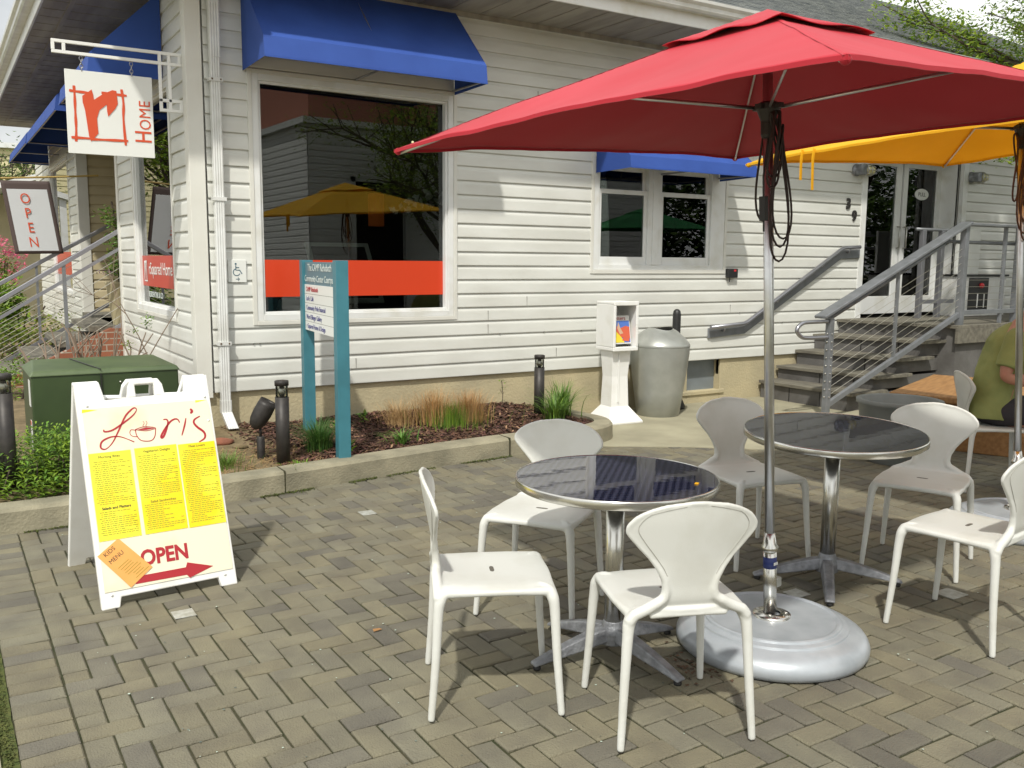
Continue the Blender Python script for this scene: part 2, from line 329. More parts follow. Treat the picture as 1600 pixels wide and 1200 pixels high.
def kerb_edge(): return [(-7, -1.76), (-1.5, -1.70), (-.9, -1.665), (-.14, -1.61), (.7, -1.49), (1.5, -1.375), (2.3, -1.32), (2.85, -1.30), (3.08, -1.25), (3.24, -1.14), (3.33, -.98), (3.36, -.8), (3.34, -.5), (3.33, .05)]
def kerb_y(x):
    K = kerb_edge()
    for a, b in zip(K, K[1:]):
        if a[0] <= x <= b[0]: return a[1]+(b[1]-a[1])*(x-a[0])/(b[0]-a[0])
    return -1.3
CONC = [(2.9, -1.36), (3.1, -1.5), (3.55, -1.78), (4.0, -2.15), (4.5, -2.45), (5.4, -2.7), (7, -2.9), (16, -3.0)]
def conc_y(x):
    for a, b in zip(CONC, CONC[1:]):
        if a[0] <= x <= b[0]: return a[1]+(b[1]-a[1])*(x-a[0])/(b[0]-a[0])
    return 99
def pave():
    mb = MB(); W = .0945; g = .0034
    def brick(x0, y0, x1, y1):
        cx, cy = (x0+x1)/2, (y0+y1)/2
        if cy > kerb_y(cx)+.06 and cx < 3.34: return
        if cx > 2.9 and cy > conc_y(cx)+.05: return
        # only where the photograph's view or reflections can reach
        if cx < -1.62 or cx > 9.5 or cy < -8.2: return
        if cx > 5.2 and cy < -6.2: return
        z = random.gauss(0, .0012); b = .0055; t1, t2 = random.gauss(0, .0016), random.gauss(0, .0016)
        k = random.uniform(.90, 1.09); w = random.random()
        c = (k*(1.0+.05*w), k, k*(1.02-.10*w))
        if random.random() < .15: c = (k*.80, k*.79, k*.86)
        g1 = g*random.uniform(.7, 1.4)
        X0, Y0, X1, Y1 = x0+g1, y0+g1, x1-g1, y1-g1
        q = [(X0, Y0, -.03), (X1, Y0, -.03), (X1, Y1, -.03), (X0, Y1, -.03), (X0, Y0, z-b+t1), (X1, Y0, z-b-t1), (X1, Y1, z-b-t2), (X0, Y1, z-b+t2),
             (X0+b, Y0+b, z+t1), (X1-b, Y0+b, z-t1), (X1-b, Y1-b, z-t2), (X0+b, Y1-b, z+t2)]
        fs = [(8, 9, 10, 11)]
        for i in range(4):
            j = (i+1) % 4; fs += [(i, j, 4+j, 4+i), (4+i, 4+j, 8+j, 8+i)]
        n = len(mb.v); mb.add(q, fs); mb.c[-len(fs):] = [c]*len(fs)
    y = -8.2
    while y < -1.5:                                    # soldier course along the left slab
        brick(-1.605, y, -1.425, y+W); y += W
    x0 = -1.425; y0 = -8.1
    for i in range(-4, 140):                          # 90 degree herringbone, laid square to the house
        for j in range(-6, 90):
            k = (i+j) % 4; X = x0+i*W; Y = y0+j*W
            if k == 0:
                if X >= x0-.01: brick(X, Y, X+2*W, Y+W)
                elif X+2*W > x0+.02: brick(x0, Y, X+2*W, Y+W)
            elif k == 2 and X >= x0-.01: brick(X, Y, X+W, Y+2*W)
    return mb.build('brick_paving', M['paver'], None)
struct(pave())

def sheet(name, pts, z, m, th=.05):
    return struct(MB().prism(pts, z-th, z).build(name, m, None))
sheet('concrete_apron', [(3.2, .3), (3.0, -1.2)] + CONC + [(16, .3)], .003, M['concrete'])
sheet('pavement_slab', [(-12, -14), (-1.655, -14), (-1.655, -1.72), (-12, -1.8)], .012, M['concrete'], .06)
mb = MB()
def fuzz(x, y, z, r):
    a = random.random()*6.28; d = Vector((math.cos(a), math.sin(a), random.uniform(0, .8)))*r; n = Vector((-d.y, d.x, random.uniform(-.3, .3)*r))*.55; c = Vector((x, y, z)); mb.quad(c-d*.5-n, c+d*.5-n*.4, c+d+n*.4, c-d*.5+n)
mb.grid(lambda u, v: (-1.655+.05*u+.006*noise.noise(Vector((v*60, u, 0))), -8.2+6.5*v, -.004+.007*noise.noise(Vector((u*3, v*90, 1)))), 4, 400)
for i in range(5200): y = random.uniform(-8.2, -1.7); fuzz(-1.632+random.gauss(0, .009), y, random.uniform(-.004, .006), random.uniform(.003, .009))
for i in range(5200):                                  # moss and weeds in the joint along the kerb
    x = random.uniform(-1.4, 2.95)
    if noise.noise(Vector((x*3.1, 0, 0))) < -.12: continue
    y = kerb_y(x)-.004-abs(random.gauss(0, .016))*(1+1.6*max(0, noise.noise(Vector((x*7, 2, 0))))); fuzz(x, y, random.uniform(.0, .009), random.uniform(.003, .010))
for i in range(9000):                                  # moss following some of the paver joints
    k = random.randint(-2, 46); x = -1.425+.0945*k+random.gauss(0, .0012); y = random.uniform(-7.2, -2)
    if random.random() < .5: x = random.uniform(-1.4, 3.0); y = -8.1+.0945*random.randint(8, 64)+random.gauss(0, .0012)
    if noise.noise(Vector((x*1.7, y*1.7, 5))) < .08: continue
    fuzz(x, y, -.0055, random.uniform(.0015, .0035))
o = mb.build('moss', M['moss'], None); o['kind'] = 'stuff'

# kerb as one swept profile
K = smooth_pts([(a, b, 0) for a, b in kerb_edge()], 5); mb = MB(); rings = []
for i, p in enumerate(K):
    d = (K[min(i+1, len(K)-1)]-K[max(i-1, 0)]).normalized(); nn = Vector((-d.y, d.x, 0)); w = .165
    rings.append([p+Vector((0, 0, -.05)), p+Vector((0, 0, .125))+nn*.004, p+nn*.02+Vector((0, 0, .145)), p+nn*w+Vector((0, 0, .148)), p+nn*w+Vector((0, 0, -.05))])
vs = [q for r in rings for q in r]; fs = []
for i in range(len(rings)-1):
    for k in range(4): fs.append((i*5+k, (i+1)*5+k, (i+1)*5+k+1, i*5+k+1))
fs.append((4, 3, 2, 1, 0)); n = len(vs)-5; fs.append((n, n+1, n+2, n+3, n+4))
struct(mb.add(vs, fs).build('kerb', M['kerb'], None, False))
mb = MB()
for x in (.15, 2.05): y = kerb_y(x); mb.box((x-.004, y-.003, 0), (x+.004, y+.16, .1495))
o = mb.build('kerb_joint', M['joint'], None); struct(o)

# planting bed: gently mounded soil
def bed_z(x, y):
    ky = kerb_y(x)+.1; t = max(0, min(1, (y-ky)/1.3)); e = max(0, min(1, (3.28-x)/.5))
    return .118+.075*t*e+.022*noise.noise(Vector((x*2.2, y*2.2, 0)))+.010*noise.noise(Vector((x*11, y*11, 3)))
def bedfn(x0, x1, y1):
    def f(u, v):
        x = x0+(x1-x0)*u; y0 = kerb_y(x)+.12; y = y0+(y1-y0)*v; return (x, y, bed_z(x, y))
    return f
struct(MB().grid(bedfn(.35, 3.3, .06), 110, 40).build('planting_bed', M['soil'], None, True))
struct(MB().grid(bedfn(-7, .35, 14), 90, 160).build('garden_soil', M['drysoil'], None, True))

# mulch chips
mb = MB()
for i in range(15000):
    x = random.uniform(.12, 3.22); y = random.uniform(-1.5, .02)
    if y < kerb_y(x)+.165 or (x > 3.1 and y < -.95): continue
    if x < .5 and random.random() > (x-.1)/.4: continue
    z = bed_z(x, y)+random.uniform(.002, .016); a = random.uniform(0, math.pi); L = random.uniform(.012, .034); w = random.uniform(.003, .009); t = random.uniform(-.45, .45)
    d = Vector((math.cos(a), math.sin(a), t)).normalized()*L; n = Vector((-math.sin(a), math.cos(a), random.uniform(-.6, .6))).normalized()*w
    c = Vector((x, y, z)); k = random.uniform(.35, 1.9); cc = (k, k*random.uniform(.8, 1.1), k*random.uniform(.7, 1.1))
    if random.random() < .04: cc = (4.2, 5.0, 4.2)
    mb.quad(c-d-n, c+d-n*.6, c+d*.9+n, c-d*.8+n, cc)
o = mb.build('mulch', M['mulch'], None); o['kind'] = 'stuff'
mb = MB()                                              # dead stalks and straw on the bare soil
for i in range(1500):
    x = random.uniform(-1.0, .55) if random.random() < .75 else random.uniform(.5, 2.9); y = kerb_y(x)+random.uniform(.17, .8); z = bed_z(x, y)+.008
    a = random.uniform(0, math.pi); L = random.uniform(.02, .07); d = Vector((math.cos(a), math.sin(a), random.uniform(-.1, .25)))*L; n = Vector((-math.sin(a), math.cos(a), 0))*.0016
    c = Vector((x, y, z)); k = random.uniform(.5, 1.2); mb.quad(c-d-n, c+d-n, c+d+n, c-d+n, (k, k, k))
o = mb.build('straw_litter', M['grasstan'], None); o['kind'] = 'stuff'

# ================================================================== BUILDING
house = thing('shop_building', 'white clapboard shop with grey shingle roof, big shop window and double glass doors', 'building')
ZB, CO = .48, .127
PROF = [(0, -.024), (.006, -.025), (.082, -.021), (.094, -.019), (.127, -.006)]
def prof(z):
    for a, b in zip(PROF, PROF[1:]):
        if z <= b[0]+1e-9: return a[1]+(b[1]-a[1])*(z-a[0])/(b[0]-a[0])
    return PROF[-1][1]
def siding(mb, x0, x1, z0, z1, openings=(), zb=ZB, seg=None):
    k0 = int(math.floor((z0-zb)/CO+1e-6)); k1 = int(math.ceil((z1-zb)/CO-1e-6))
    for k in range(k0, k1):
        base = zb+k*CO; cuts = {p[0] for p in PROF}
        for (a, b, c, d) in openings:
            for e in (c, d):
                if 0 < e-base < CO: cuts.add(e-base)
        for e in (z0, z1):
            if 0 < e-base < CO: cuts.add(e-base)
        cuts = sorted(cuts)
        for za, zc in zip(cuts, cuts[1:]):
            if base+za < z0-1e-6 or base+zc > z1+1e-6: continue
            zm = base+(za+zc)/2; iv = [(x0, x1)]
            for (a, b, c, d) in openings:
                if c < zm < d:
                    ni = []
                    for (p, q) in iv:
                        if b <= p or a >= q: ni.append((p, q)); continue
                        if a > p: ni.append((p, a))
                        if b < q: ni.append((b, q))
                    iv = ni
            for (p, q) in iv:
                n = max(1, int((q-p)/.6)); ya, yc = prof(za), prof(zc)
                for i in range(n):
                    u0_, u1_ = p+(q-p)*i/n, p+(q-p)*(i+1)/n
                    w0 = .0025*noise.noise(Vector((u0_*1.3, k*5.1, 1))); w1 = .0025*noise.noise(Vector((u1_*1.3, k*5.1, 1)))
                    mb.quad((u0_, ya+w0, base+za), (u1_, ya+w1, base+za), (u1_, yc+w1*.3, base+zc), (u0_, yc+w0*.3, base+zc))
                    if za == 0: mb.quad((u0_, -.004, base), (u1_, -.004, base), (u1_, ya+w1, base), (u0_, ya+w0, base))
def backing(mb, x0, x1, z0, z1, openings, y):
    xs = sorted({x0, x1} | {v for o in openings for v in o[:2] if x0 < v < x1}); zs = sorted({z0, z1} | {v for o in openings for v in o[2:] if z0 < v < z1})
    for a, b in zip(xs, xs[1:]):
        for c, d in zip(zs, zs[1:]):
            if not any(o[0] <= (a+b)/2 <= o[1] and o[2] <= (c+d)/2 <= o[3] for o in openings): mb.box((a, y, c), (b, y+.04, d))
W1 = (.46, 2.255, 1.04, 2.98); W2 = (3.83, 5.615, 1.46, 2.56); DR = (8.0, 9.98, .30, 2.93); BW = (5.17, 5.66, .13, .47)
W3 = (-2.36, -.65, 1.04, 2.98); W4 = (-9.7, -7.35, 1.0, 2.98)      # left side, wall-local x = -Y
TOPZ = 3.74
mb = MB(); siding(mb, .1, 14.5, ZB, TOPZ, [W1, W2, DR]); backing(mb, 0.03, 14.5, .3, TOPZ, [W1, W2, DR, BW], .03); mb.build('wall', M['siding'], house)
mb = MB(LEFT); siding(mb, -3.22, -.1, ZB, TOPZ, [W3]); backing(mb, -3.3, -.08, .0, TOPZ, [W3], .03); mb.build('wall', M['siding'], house)
mb = MB(LEFT); siding(mb, -12, -6.46, ZB, TOPZ, [W4]); backing(mb, -12, -6.4, 0, TOPZ, [W4], .03); mb.build('wall', M['siding'], house)
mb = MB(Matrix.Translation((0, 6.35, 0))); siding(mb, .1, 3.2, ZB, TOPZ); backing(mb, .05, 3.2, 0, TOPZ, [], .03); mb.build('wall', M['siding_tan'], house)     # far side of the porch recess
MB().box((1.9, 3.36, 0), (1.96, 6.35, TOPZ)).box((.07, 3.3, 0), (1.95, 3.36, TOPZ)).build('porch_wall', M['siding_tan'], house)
mb = MB()
for (x, k) in ((2.62, 3), (2.62, 4), (3.05, 5), (2.62, 17), (3.15, 19), (3.15, 20), (5.9, 2), (6.3, 2), (7.0, 16), (6.4, 9), (3.4, 1), (1.3, 1), (5.75, 4), (5.75, 18), (.9, 1)):
    z = ZB+k*CO; mb.box((x, -.0262, z+.003), (x+.0022, -.018, z+.090))
mb.build('siding_seam', M['slot'], house)
mb = MB()
for (x, k) in ((2.75, 3), (3.25, 3), (3.7, 3), (4.3, 3), (4.85, 3), (5.9, 4), (.42, 3), (.47, 3), (7.6, 6), (6.6, 3)): mb.sphere((x, -.026, ZB+k*CO-.004), .006, 5, (1.3, .8, .8))
mb.build('nail_mark', M['slot'], house)
# corner boards
mb = MB().box((-.035, -.035, .44), (.085, -.0, TOPZ)).box((-.035, 0, .44), (.0, .088, TOPZ)).box((0, 0, .44), (.085, .088, TOPZ)); mb.build('corner_board', M['corner'], house, bevel=.004)
MB().box((-.035, 3.20, .3), (.0, 3.31, TOPZ)).box((0, 3.24, .3), (.06, 3.31, TOPZ)).build('corner_board', M['corner'], house, bevel=.004)
MB().box((-.035, 6.31, .2), (.10, 6.35, TOPZ)).box((-.035, 6.35, .2), (0, 6.47, TOPZ)).build('corner_board', M['corner'], house, bevel=.004)
# foundation
mb = MB().box((0.005, .006, -.1), (5.17, .2, .478)).box((5.66, .006, -.1), (14.5, .2, .478)).box((5.17, .006, -.1), (5.66, .2, .13)).box((5.17, .14, .13), (5.66, .2, .478))
mb.box((.005, .2, -.1), (.2, 3.3, .478)); mb.build('foundation', M['found'], house, bevel=.006); MB().box((.005, 6.5, -.1), (.2, 12, .478)).build('foundation', M['found'], house, bevel=.006)
MB().box((5.17, .10, .13), (5.66, .14, .47)).build('basement_pane', M['basement'], house)
MB().box((5.10, -.012, .09), (5.72, .012, .135)).build('basement_sill', M['found'], house, bevel=.006)

def shop_window(O, X, name='window', panes=1, dec=None, tilt=0, stool=False):
    x0, x1, z0, z1 = O
    a = .012; mb = MB(X)
    for (p, q) in (((x0-.035, -.032, z0-.035), (x0, .03, z1+.03)), ((x1, -.032, z0-.035), (x1+.035, .03, z1+.03)), ((x0, -.032, z1), (x1, .03, z1+.03)), ((x0, -.034, z0-.035), (x1, .03, z0))): mb.box(p, q)
    w = mb.build(name, M['corner'], house, bevel=.003)
    mb = MB(X); f = .052
    mb.box((x0, -.026, z0), (x0+f, .04, z1)).box((x1-f, -.026, z0), (x1, .04, z1)).box((x0+f, -.026, z1-f), (x1-f, .04, z1)).box((x0+f, -.03, z0), (x1-f, .04, z0+f))
    g = .022
    mb.box((x0+f, -.008, z0+f), (x0+f+g, .05, z1-f)).box((x1-f-g, -.008, z0+f), (x1-f, .05, z1-f)).box((x0+f+g, -.008, z1-f-g), (x1-f-g, .05, z1-f)).box((x0+f+g, -.008, z0+f), (x1-f-g, .05, z0+f+g))
    mb.build('frame', M['trim'], w, bevel=.004)
    xa, xb = x0+f+g, x1-f-g; c = (xa+xb)/2
    T = X @ Matrix.Translation((c, .028, 0)) @ Matrix.Rotation(tilt, 4, 'Z') @ Matrix.Translation((0, 0, 2)) @ Matrix.Rotation(-tilt*.2, 4, 'X') @ Matrix.Translation((0, 0, -2))
    MB(T).box((xa-c, -.0025, z0+f+g), (xb-c, .0025, z1-f-g)).build('pane', M['glass'], w)
    return w, xa, xb, T, c
w1, xa, xb, T1, c1 = shop_window(W1, FRONT, tilt=R(1.9))
w1['label'] = 'large single-pane shop window with an orange band across its foot'
MB(T1).box((xa-c1, -.0075, 1.232), (xb-c1, -.004, 1.532)).build('window_band', M['decal'], w1)
w3, xa, xb, T3, c3 = shop_window(W3, LEFT)
w3['label'] = 'side shop window with a red strip of white lettering'
MB(T3).box((xa-c3, -.0075, 1.27), (xb-c3, -.004, 1.56)).build('window_band', M['reddecal'], w3)
TL = LEFT @ frame((-1.98, .018, 1.385), (1, 0, 0), (0, 0, 1))
text('rSquared Home', .16, TL, M['white'], 'lettering', w3)
mb = MB(); TL2 = LEFT @ frame((-2.22, .018, 1.30), (1, 0, 0), (0, 0, 1))
ribbon(mb, [(.03, .02), (.035, .2)], .02, TL2); ribbon(mb, [(.03, .2), (.16, .205)], .02, TL2); ribbon(mb, [(.15, .21), (.14, .02)], .02, TL2); ribbon(mb, [(.02, .02), (.18, .02)], .012, TL2); ribbon(mb, [(.08, .19), (.09, .1), (.085, .04)], [.05, .02, .005], TL2)
mb.build('logo', M['white'], w3)
text('RESIDENTIAL & CO', .075, LEFT @ frame((-2.02, .018, 1.17), (1, 0, 0), (0, 0, 1)), M['letterpale'], 'lettering', w3)
w4, xa, xb, T4, c4 = shop_window(W4, LEFT)
w4['label'] = 'far side shop window beyond the porch steps'
MB(T4).box((xa-c4, -.0075, 1.27), (xb-c4, -.004, 1.62)).build('window_band', M['reddecal'], w4)

# twin sash window
x0, x1, z0, z1 = W2; mb = MB()
for (p, q) in (((x0-.035, -.032, z0-.04), (x0, .03, z1+.03)), ((x1, -.032, z0-.04), (x1+.035, .03, z1+.03)), ((x0, -.032, z1), (x1, .03, z1+.03)), ((x0, -.034, z0-.04), (x1, .03, z0))): mb.box(p, q)
w2 = mb.build('window', M['corner'], house, bevel=.003); w2['label'] = 'pair of double-hung sash windows under the small blue awning'
mb = MB().box((x0, -.022, z0), (x0+.07, .07, z1)).box((x1-.20, -.022, z0), (x1, .07, z1)).box((x0+.07, -.022, z1-.07), (x1-.20, .07, z1)).box((x0+.07, -.022, z0), (x1-.20, .07, z0+.05)).box((4.53, -.022, z0+.05), (4.71, .07, z1-.07))
mb.box((4.585, -.032, z0+.05), (4.655, -.022, z1-.07)); mb.build('frame', M['trim'], w2, bevel=.004)
for (a, b) in ((x0+.07, 4.53), (4.71, x1-.20)):
    for (zc, zd, y) in ((z0+.05, 2.26, .0), (2.215, z1-.07, .028)):
        mb = MB(); f = .04; fb = .08 if y == 0 else .045
        mb.box((a, y, zc), (a+f, y+.026, zd)).box((b-f, y, zc), (b, y+.026, zd)).box((a+f, y, zd-.045), (b-f, y+.026, zd)).box((a+f, y, zc), (b-f, y+.026, zc+fb))
        s_ = mb.build('sash', M['trim'], w2, bevel=.003)
        MB().box((a+f, y+.011, zc+fb), (b-f, y+.015, zd-.045)).build('pane', M['glass'], s_) if False else MB().box((a+f, y+.011, zc+fb), (b-f, y+.015, zd-.045)).build('pane', M['glass'], w2)

# door recess and double doors
x0, x1 = 8.0, 9.98
MB().box((x0-.10, -.03, .30), (x0, .045, 2.93)).box((x1, -.03, .88), (x1+.10, .045, 2.93)).box((x0-.1, -.03, 2.93), (x1+.1, .045, 3.03)).box((x0-.03, .045, .30), (x0, .34, 2.93)).box((x1, .045, .88), (x1+.03, .34, 2.93)).box((x0, .0, 2.90), (x1, .34, 2.93)).build('door_frame', M['trim'], house, bevel=.004)
for (a, b, hs) in ((8.10, 9.13, 1), (9.17, 9.98, -1)):
    mb = MB(); f = .11 if hs > 0 else .09
    mb.box((a, .30, .89), (a+f+.08*(hs > 0), .345, 2.9)).box((b-f, .30, .89), (b, .345, 2.9)).box((a+f+.08*(hs > 0), .30, 2.80), (b-f, .345, 2.9)).box((a+f+.08*(hs > 0), .30, .89), (b-f, .345, 1.12))
    d = mb.build('door', M['trim'], house, bevel=.004)
    MB().box((a+f+.08*(hs > 0), .318, 1.12), (b-f, .324, 2.80)).build('pane', M['glass'], d)
    hx = b-f/2 if hs > 0 else a+f/2
    MB().tube([(hx, .29, 1.75), (hx, .25, 1.76), (hx, .25, 2.02), (hx, .29, 2.03)], .011, 8).build('handle', M['steel'], d, True)
    if hs < 0:
        sg = MB(); sg.prism([(.15*math.cos(t*math.pi/12), .075*math.sin(t*math.pi/12)) for t in range(24)], 0, .004, frame((9.58, .313, 2.47), (1, 0, 0), (0, 0, 1))); so = sg.build('door_sign', M['signwhite'], d)
        text('PULL', .075, frame((9.58, .307, 2.445), (1, 0, 0), (0, 0, 1)), M['ink'], 'lettering', d, align='CENTER')
# interiors behind the glass
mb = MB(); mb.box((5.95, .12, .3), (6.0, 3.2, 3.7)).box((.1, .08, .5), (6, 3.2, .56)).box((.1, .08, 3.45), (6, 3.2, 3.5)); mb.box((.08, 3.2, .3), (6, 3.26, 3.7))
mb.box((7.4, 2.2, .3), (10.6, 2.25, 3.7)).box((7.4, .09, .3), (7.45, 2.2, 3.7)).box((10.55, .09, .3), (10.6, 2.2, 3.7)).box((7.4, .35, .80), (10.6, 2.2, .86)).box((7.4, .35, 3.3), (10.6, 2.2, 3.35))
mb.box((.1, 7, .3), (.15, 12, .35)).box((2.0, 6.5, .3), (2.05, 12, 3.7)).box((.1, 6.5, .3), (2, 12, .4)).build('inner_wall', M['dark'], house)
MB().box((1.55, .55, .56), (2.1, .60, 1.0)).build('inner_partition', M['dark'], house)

# roof, soffit, gutter, downspout
E0, E1, EY, ER = -.80, 15.5, -.80, 10.3; zr = 3.93; ridge_y = 4.75; ridge_z = 6.67; xr = 4.8
mb = MB(); mb.add([(E0, EY, zr), (E1, EY, zr), (E1, ridge_y, ridge_z), (xr, ridge_y, ridge_z)], [(0, 1, 2, 3)])
n = 46
def slope(u, v):
    za = v; x_l = E0+(xr-E0)*za; x = x_l+(E1-x_l)*u; return (x, EY+(ridge_y-EY)*za, zr+(ridge_z-zr)*za)
mb = MB()
for i in range(n):                                   # overlapping shingle courses
    a, b = i/n, (i+1)/n; dz = .012
    for (u, v) in ((0, 1),):
        A = Vector(slope(0, a)); B = Vector(slope(1, a)); C = Vector(slope(1, b)); D = Vector(slope(0, b))
        up = Vector((0, 0, dz)); mb.quad(A+up, B+up, C, D); mb.quad(A, B, B+up, A+up)
mb.quad((E0, ER, zr), (E0, EY, zr), (xr, ridge_y, ridge_z), (xr, ridge_y+.1, ridge_z)).quad((E1, ridge_y, ridge_z), (xr, ridge_y, ridge_z), (E0, ER, zr), (E1, ER, zr)); mb.quad((E1, EY, zr), (E1, ER, zr), (E1, ridge_y, ridge_z), (E1, ridge_y, ridge_z))
mb.build('roof', M['shingle'], house)
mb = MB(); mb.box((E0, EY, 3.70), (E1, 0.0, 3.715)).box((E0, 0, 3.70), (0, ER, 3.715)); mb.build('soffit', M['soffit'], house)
mb = MB()
for i in range(52):
    x = E0+.3+i*.3; mb.box((x, EY+.02, 3.695), (x+.006, -.04, 3.70))
for i in range(33):
    y = .1+i*.3; mb.box((E0+.02, y, 3.695), (-.04, y+.006, 3.70))
mb.box((.0, -.045, 3.66), (E1, -.026, 3.70)).box((-.045, -.045, 3.66), (-.026, ER, 3.70)); mb.box((E0+.2, EY, 3.692), (E0+.24, ER, 3.70))
mb.build('soffit_trim', M['soffit'], house)
MB().box((E0, EY-.02, 3.685), (E1, EY, 3.92)).box((E0-.02, EY-.02, 3.685), (E0, ER, 3.92)).box((E0-.02, ER, 3.685), (.2, ER+.02, 3.92)).build('fascia', M['trim'], house, bevel=.003)
def gut(a, b, nrm):
    a = Vector(a); b = Vector(b); nn = Vector(nrm); P = [(0, 0), (.07, 0), (.085, .02), (.09, .05), (.115, .075), (.12, .10), (.105, .105), (.10, .085), (.0, .085)]
    vs = []; 
    for q in (a, b):
        for (o_, z) in P: vs.append(q+nn*o_+Vector((0, 0, z)))
    n = len(P); return MB().add(vs, [(i, i+1, n+i+1, n+i) for i in range(n-1)]+[list(range(n)), [n+i for i in range(n)][::-1]])
gut((E0-.02, EY-.02, 3.80), (E1, EY-.02, 3.80), (0, -1, 0)).build('gutter', M['gutter'], house)
gut((E0-.02, EY-.02, 3.80), (E0-.02, ER, 3.80), (-1, 0, 0)).build('gutter', M['gutter'], house)
mb = MB(); x = .145; w = .07; mb2 = MB()
def flute(mb, p0, p1, w=.072, d=.052):
    a, b = Vector(p0), Vector(p1); P = []
    for i in range(9): P.append((-w/2+w*i/8, -d/2-(.004 if i % 2 else 0)))
    P += [(w/2, d/2), (-w/2, d/2)]; vs = [a+Vector((x_, y_, 0)) for x_, y_ in P]+[b+Vector((x_, y_, 0)) for x_, y_ in P]; n = len(P)
    mb.add(vs, [(i, (i+1) % n, n+(i+1) % n, n+i) for i in range(n)]+[list(range(n))[::-1], [n+i for i in range(n)]])
flute(mb, (.17, -.07, .40), (.17, -.07, 3.05)); flute(mb, (.172, -.071, 3.05), (.172, -.071, 3.62), .078, .058); flute(mb, (.17, -.07, .32), (.17, -.07, .42), .08, .06); flute(mb, (.185, -.20, .215), (.17, -.07, .33), .08, .055)
mb.box((.13, -.42, 3.60), (.21, -.045, 3.66)).box((.13, -.84, 3.60), (.21, -.42, 3.66))
ds = mb.build('downspout', M['gutter'], house)
for z in (.86, 1.98, 2.87):
    MB().box((.118, -.106, z), (.222, -.04, z+.028)).build('strap', M['gutter'], ds)
mb = MB()
for z in (.874, 2.884): mb.box((.135, -.110, z-.005), (.147, -.104, z+.007)).box((.2, -.110, z-.005), (.21, -.104, z+.007))
mb.build('screw', M['rust'], ds)
text('3', .17, frame((7.61, -.032, 2.20), (1, 0, 0), (0, 0, 1)), M['blackmetal'], 'house_number', house, ext=.006, bold=.006)
text('9', .17, frame((7.73, -.032, 2.06), (1, 0, 0), (0, 0, 1)), M['blackmetal'], 'house_number', house, ext=.006, bold=.006)

# items seen inside the shop
lamp = thing('pendant_lamp', 'cylindrical amber pendant lamp glowing inside the shop window', 'lamp', (2.35, 1.9, 1.9))
MB().lathe([(.085, 0), (.085, .34)], 20).build('lamp_shade', M['amber'], lamp, True); MB().tube([(0, 0, .34), (0, 0, 1.5)], .005, 6).build('wire', M['black'], lamp)
o = MB().sphere((2.45, 1.2, 2.72), .013, 6).build('ceiling_spot', M['bulb'], None, True); tag(o, 'tiny lit bulb shining high up inside the shop', 'lamp')
b = thing('lectern_board', 'tilted white-edged display board inside the shop behind the orange band', 'display board', (1.55, .75, 0))
MB().box((-.32, -.01, 1.1), (.32, .01, 1.78), Matrix.Translation((0, 0, 1.3)) @ Matrix.Rotation(R(-35), 4, 'X') @ Matrix.Translation((0, 0, -1.3))).build('panel', M['corner'], b, bevel=.004)
MB().box((-.27, -.014, 1.15), (.27, -.0105, 1.73), Matrix.Translation((0, 0, 1.3)) @ Matrix.Rotation(R(-35), 4, 'X') @ Matrix.Translation((0, 0, -1.3))).build('panel_face', M['black'], b)
MB().tube([(0, 0, .56), (0, .1, 1.3)], .02, 8).build('leg', M['black'], b)
o = MB().lathe([(.02, 1.0), (.2, 1.02), (.24, 1.10), (.22, 1.18), (.14, 1.24), (.02, 1.26)], 24, (1.02, .45, 0)).build('white_bowl', M['white'], None, True); tag(o, 'white rounded vessel just inside the shop window behind the blue directory sign', 'bowl')
mb = MB(); 
for i in range(45):
    t = i/44; c = Vector((2.1+.55*t, .75, 1.95+.22*math.sin(t*2.6)))+Vector((random.gauss(0, .05), random.gauss(0, .05), random.gauss(0, .035)))
    a = random.random()*6.3; d = Vector((math.cos(a), random.uniform(-.3, .3), math.sin(a)))*.035; e = Vector((-math.sin(a), .2, math.cos(a)))*.022; mb.quad(c-d, c-e, c+d, c+e, (1, 1, 1))
orch = thing('orchid', 'white orchid spray inside the shop window near the pendant lamp', 'plant'); mb.build('blossom', M['white'], orch)
MB().tube([(2.5, .8, .9), (2.55, .78, 1.6), (2.4, .75, 2.1), (2.15, .75, 2.0)], .006, 6).build('stem', M['leaf'], orch); MB().lathe([(.09, .56), (.12, .9)], 16, (2.5, .8, 0)).build('pot', M['pot'], orch)

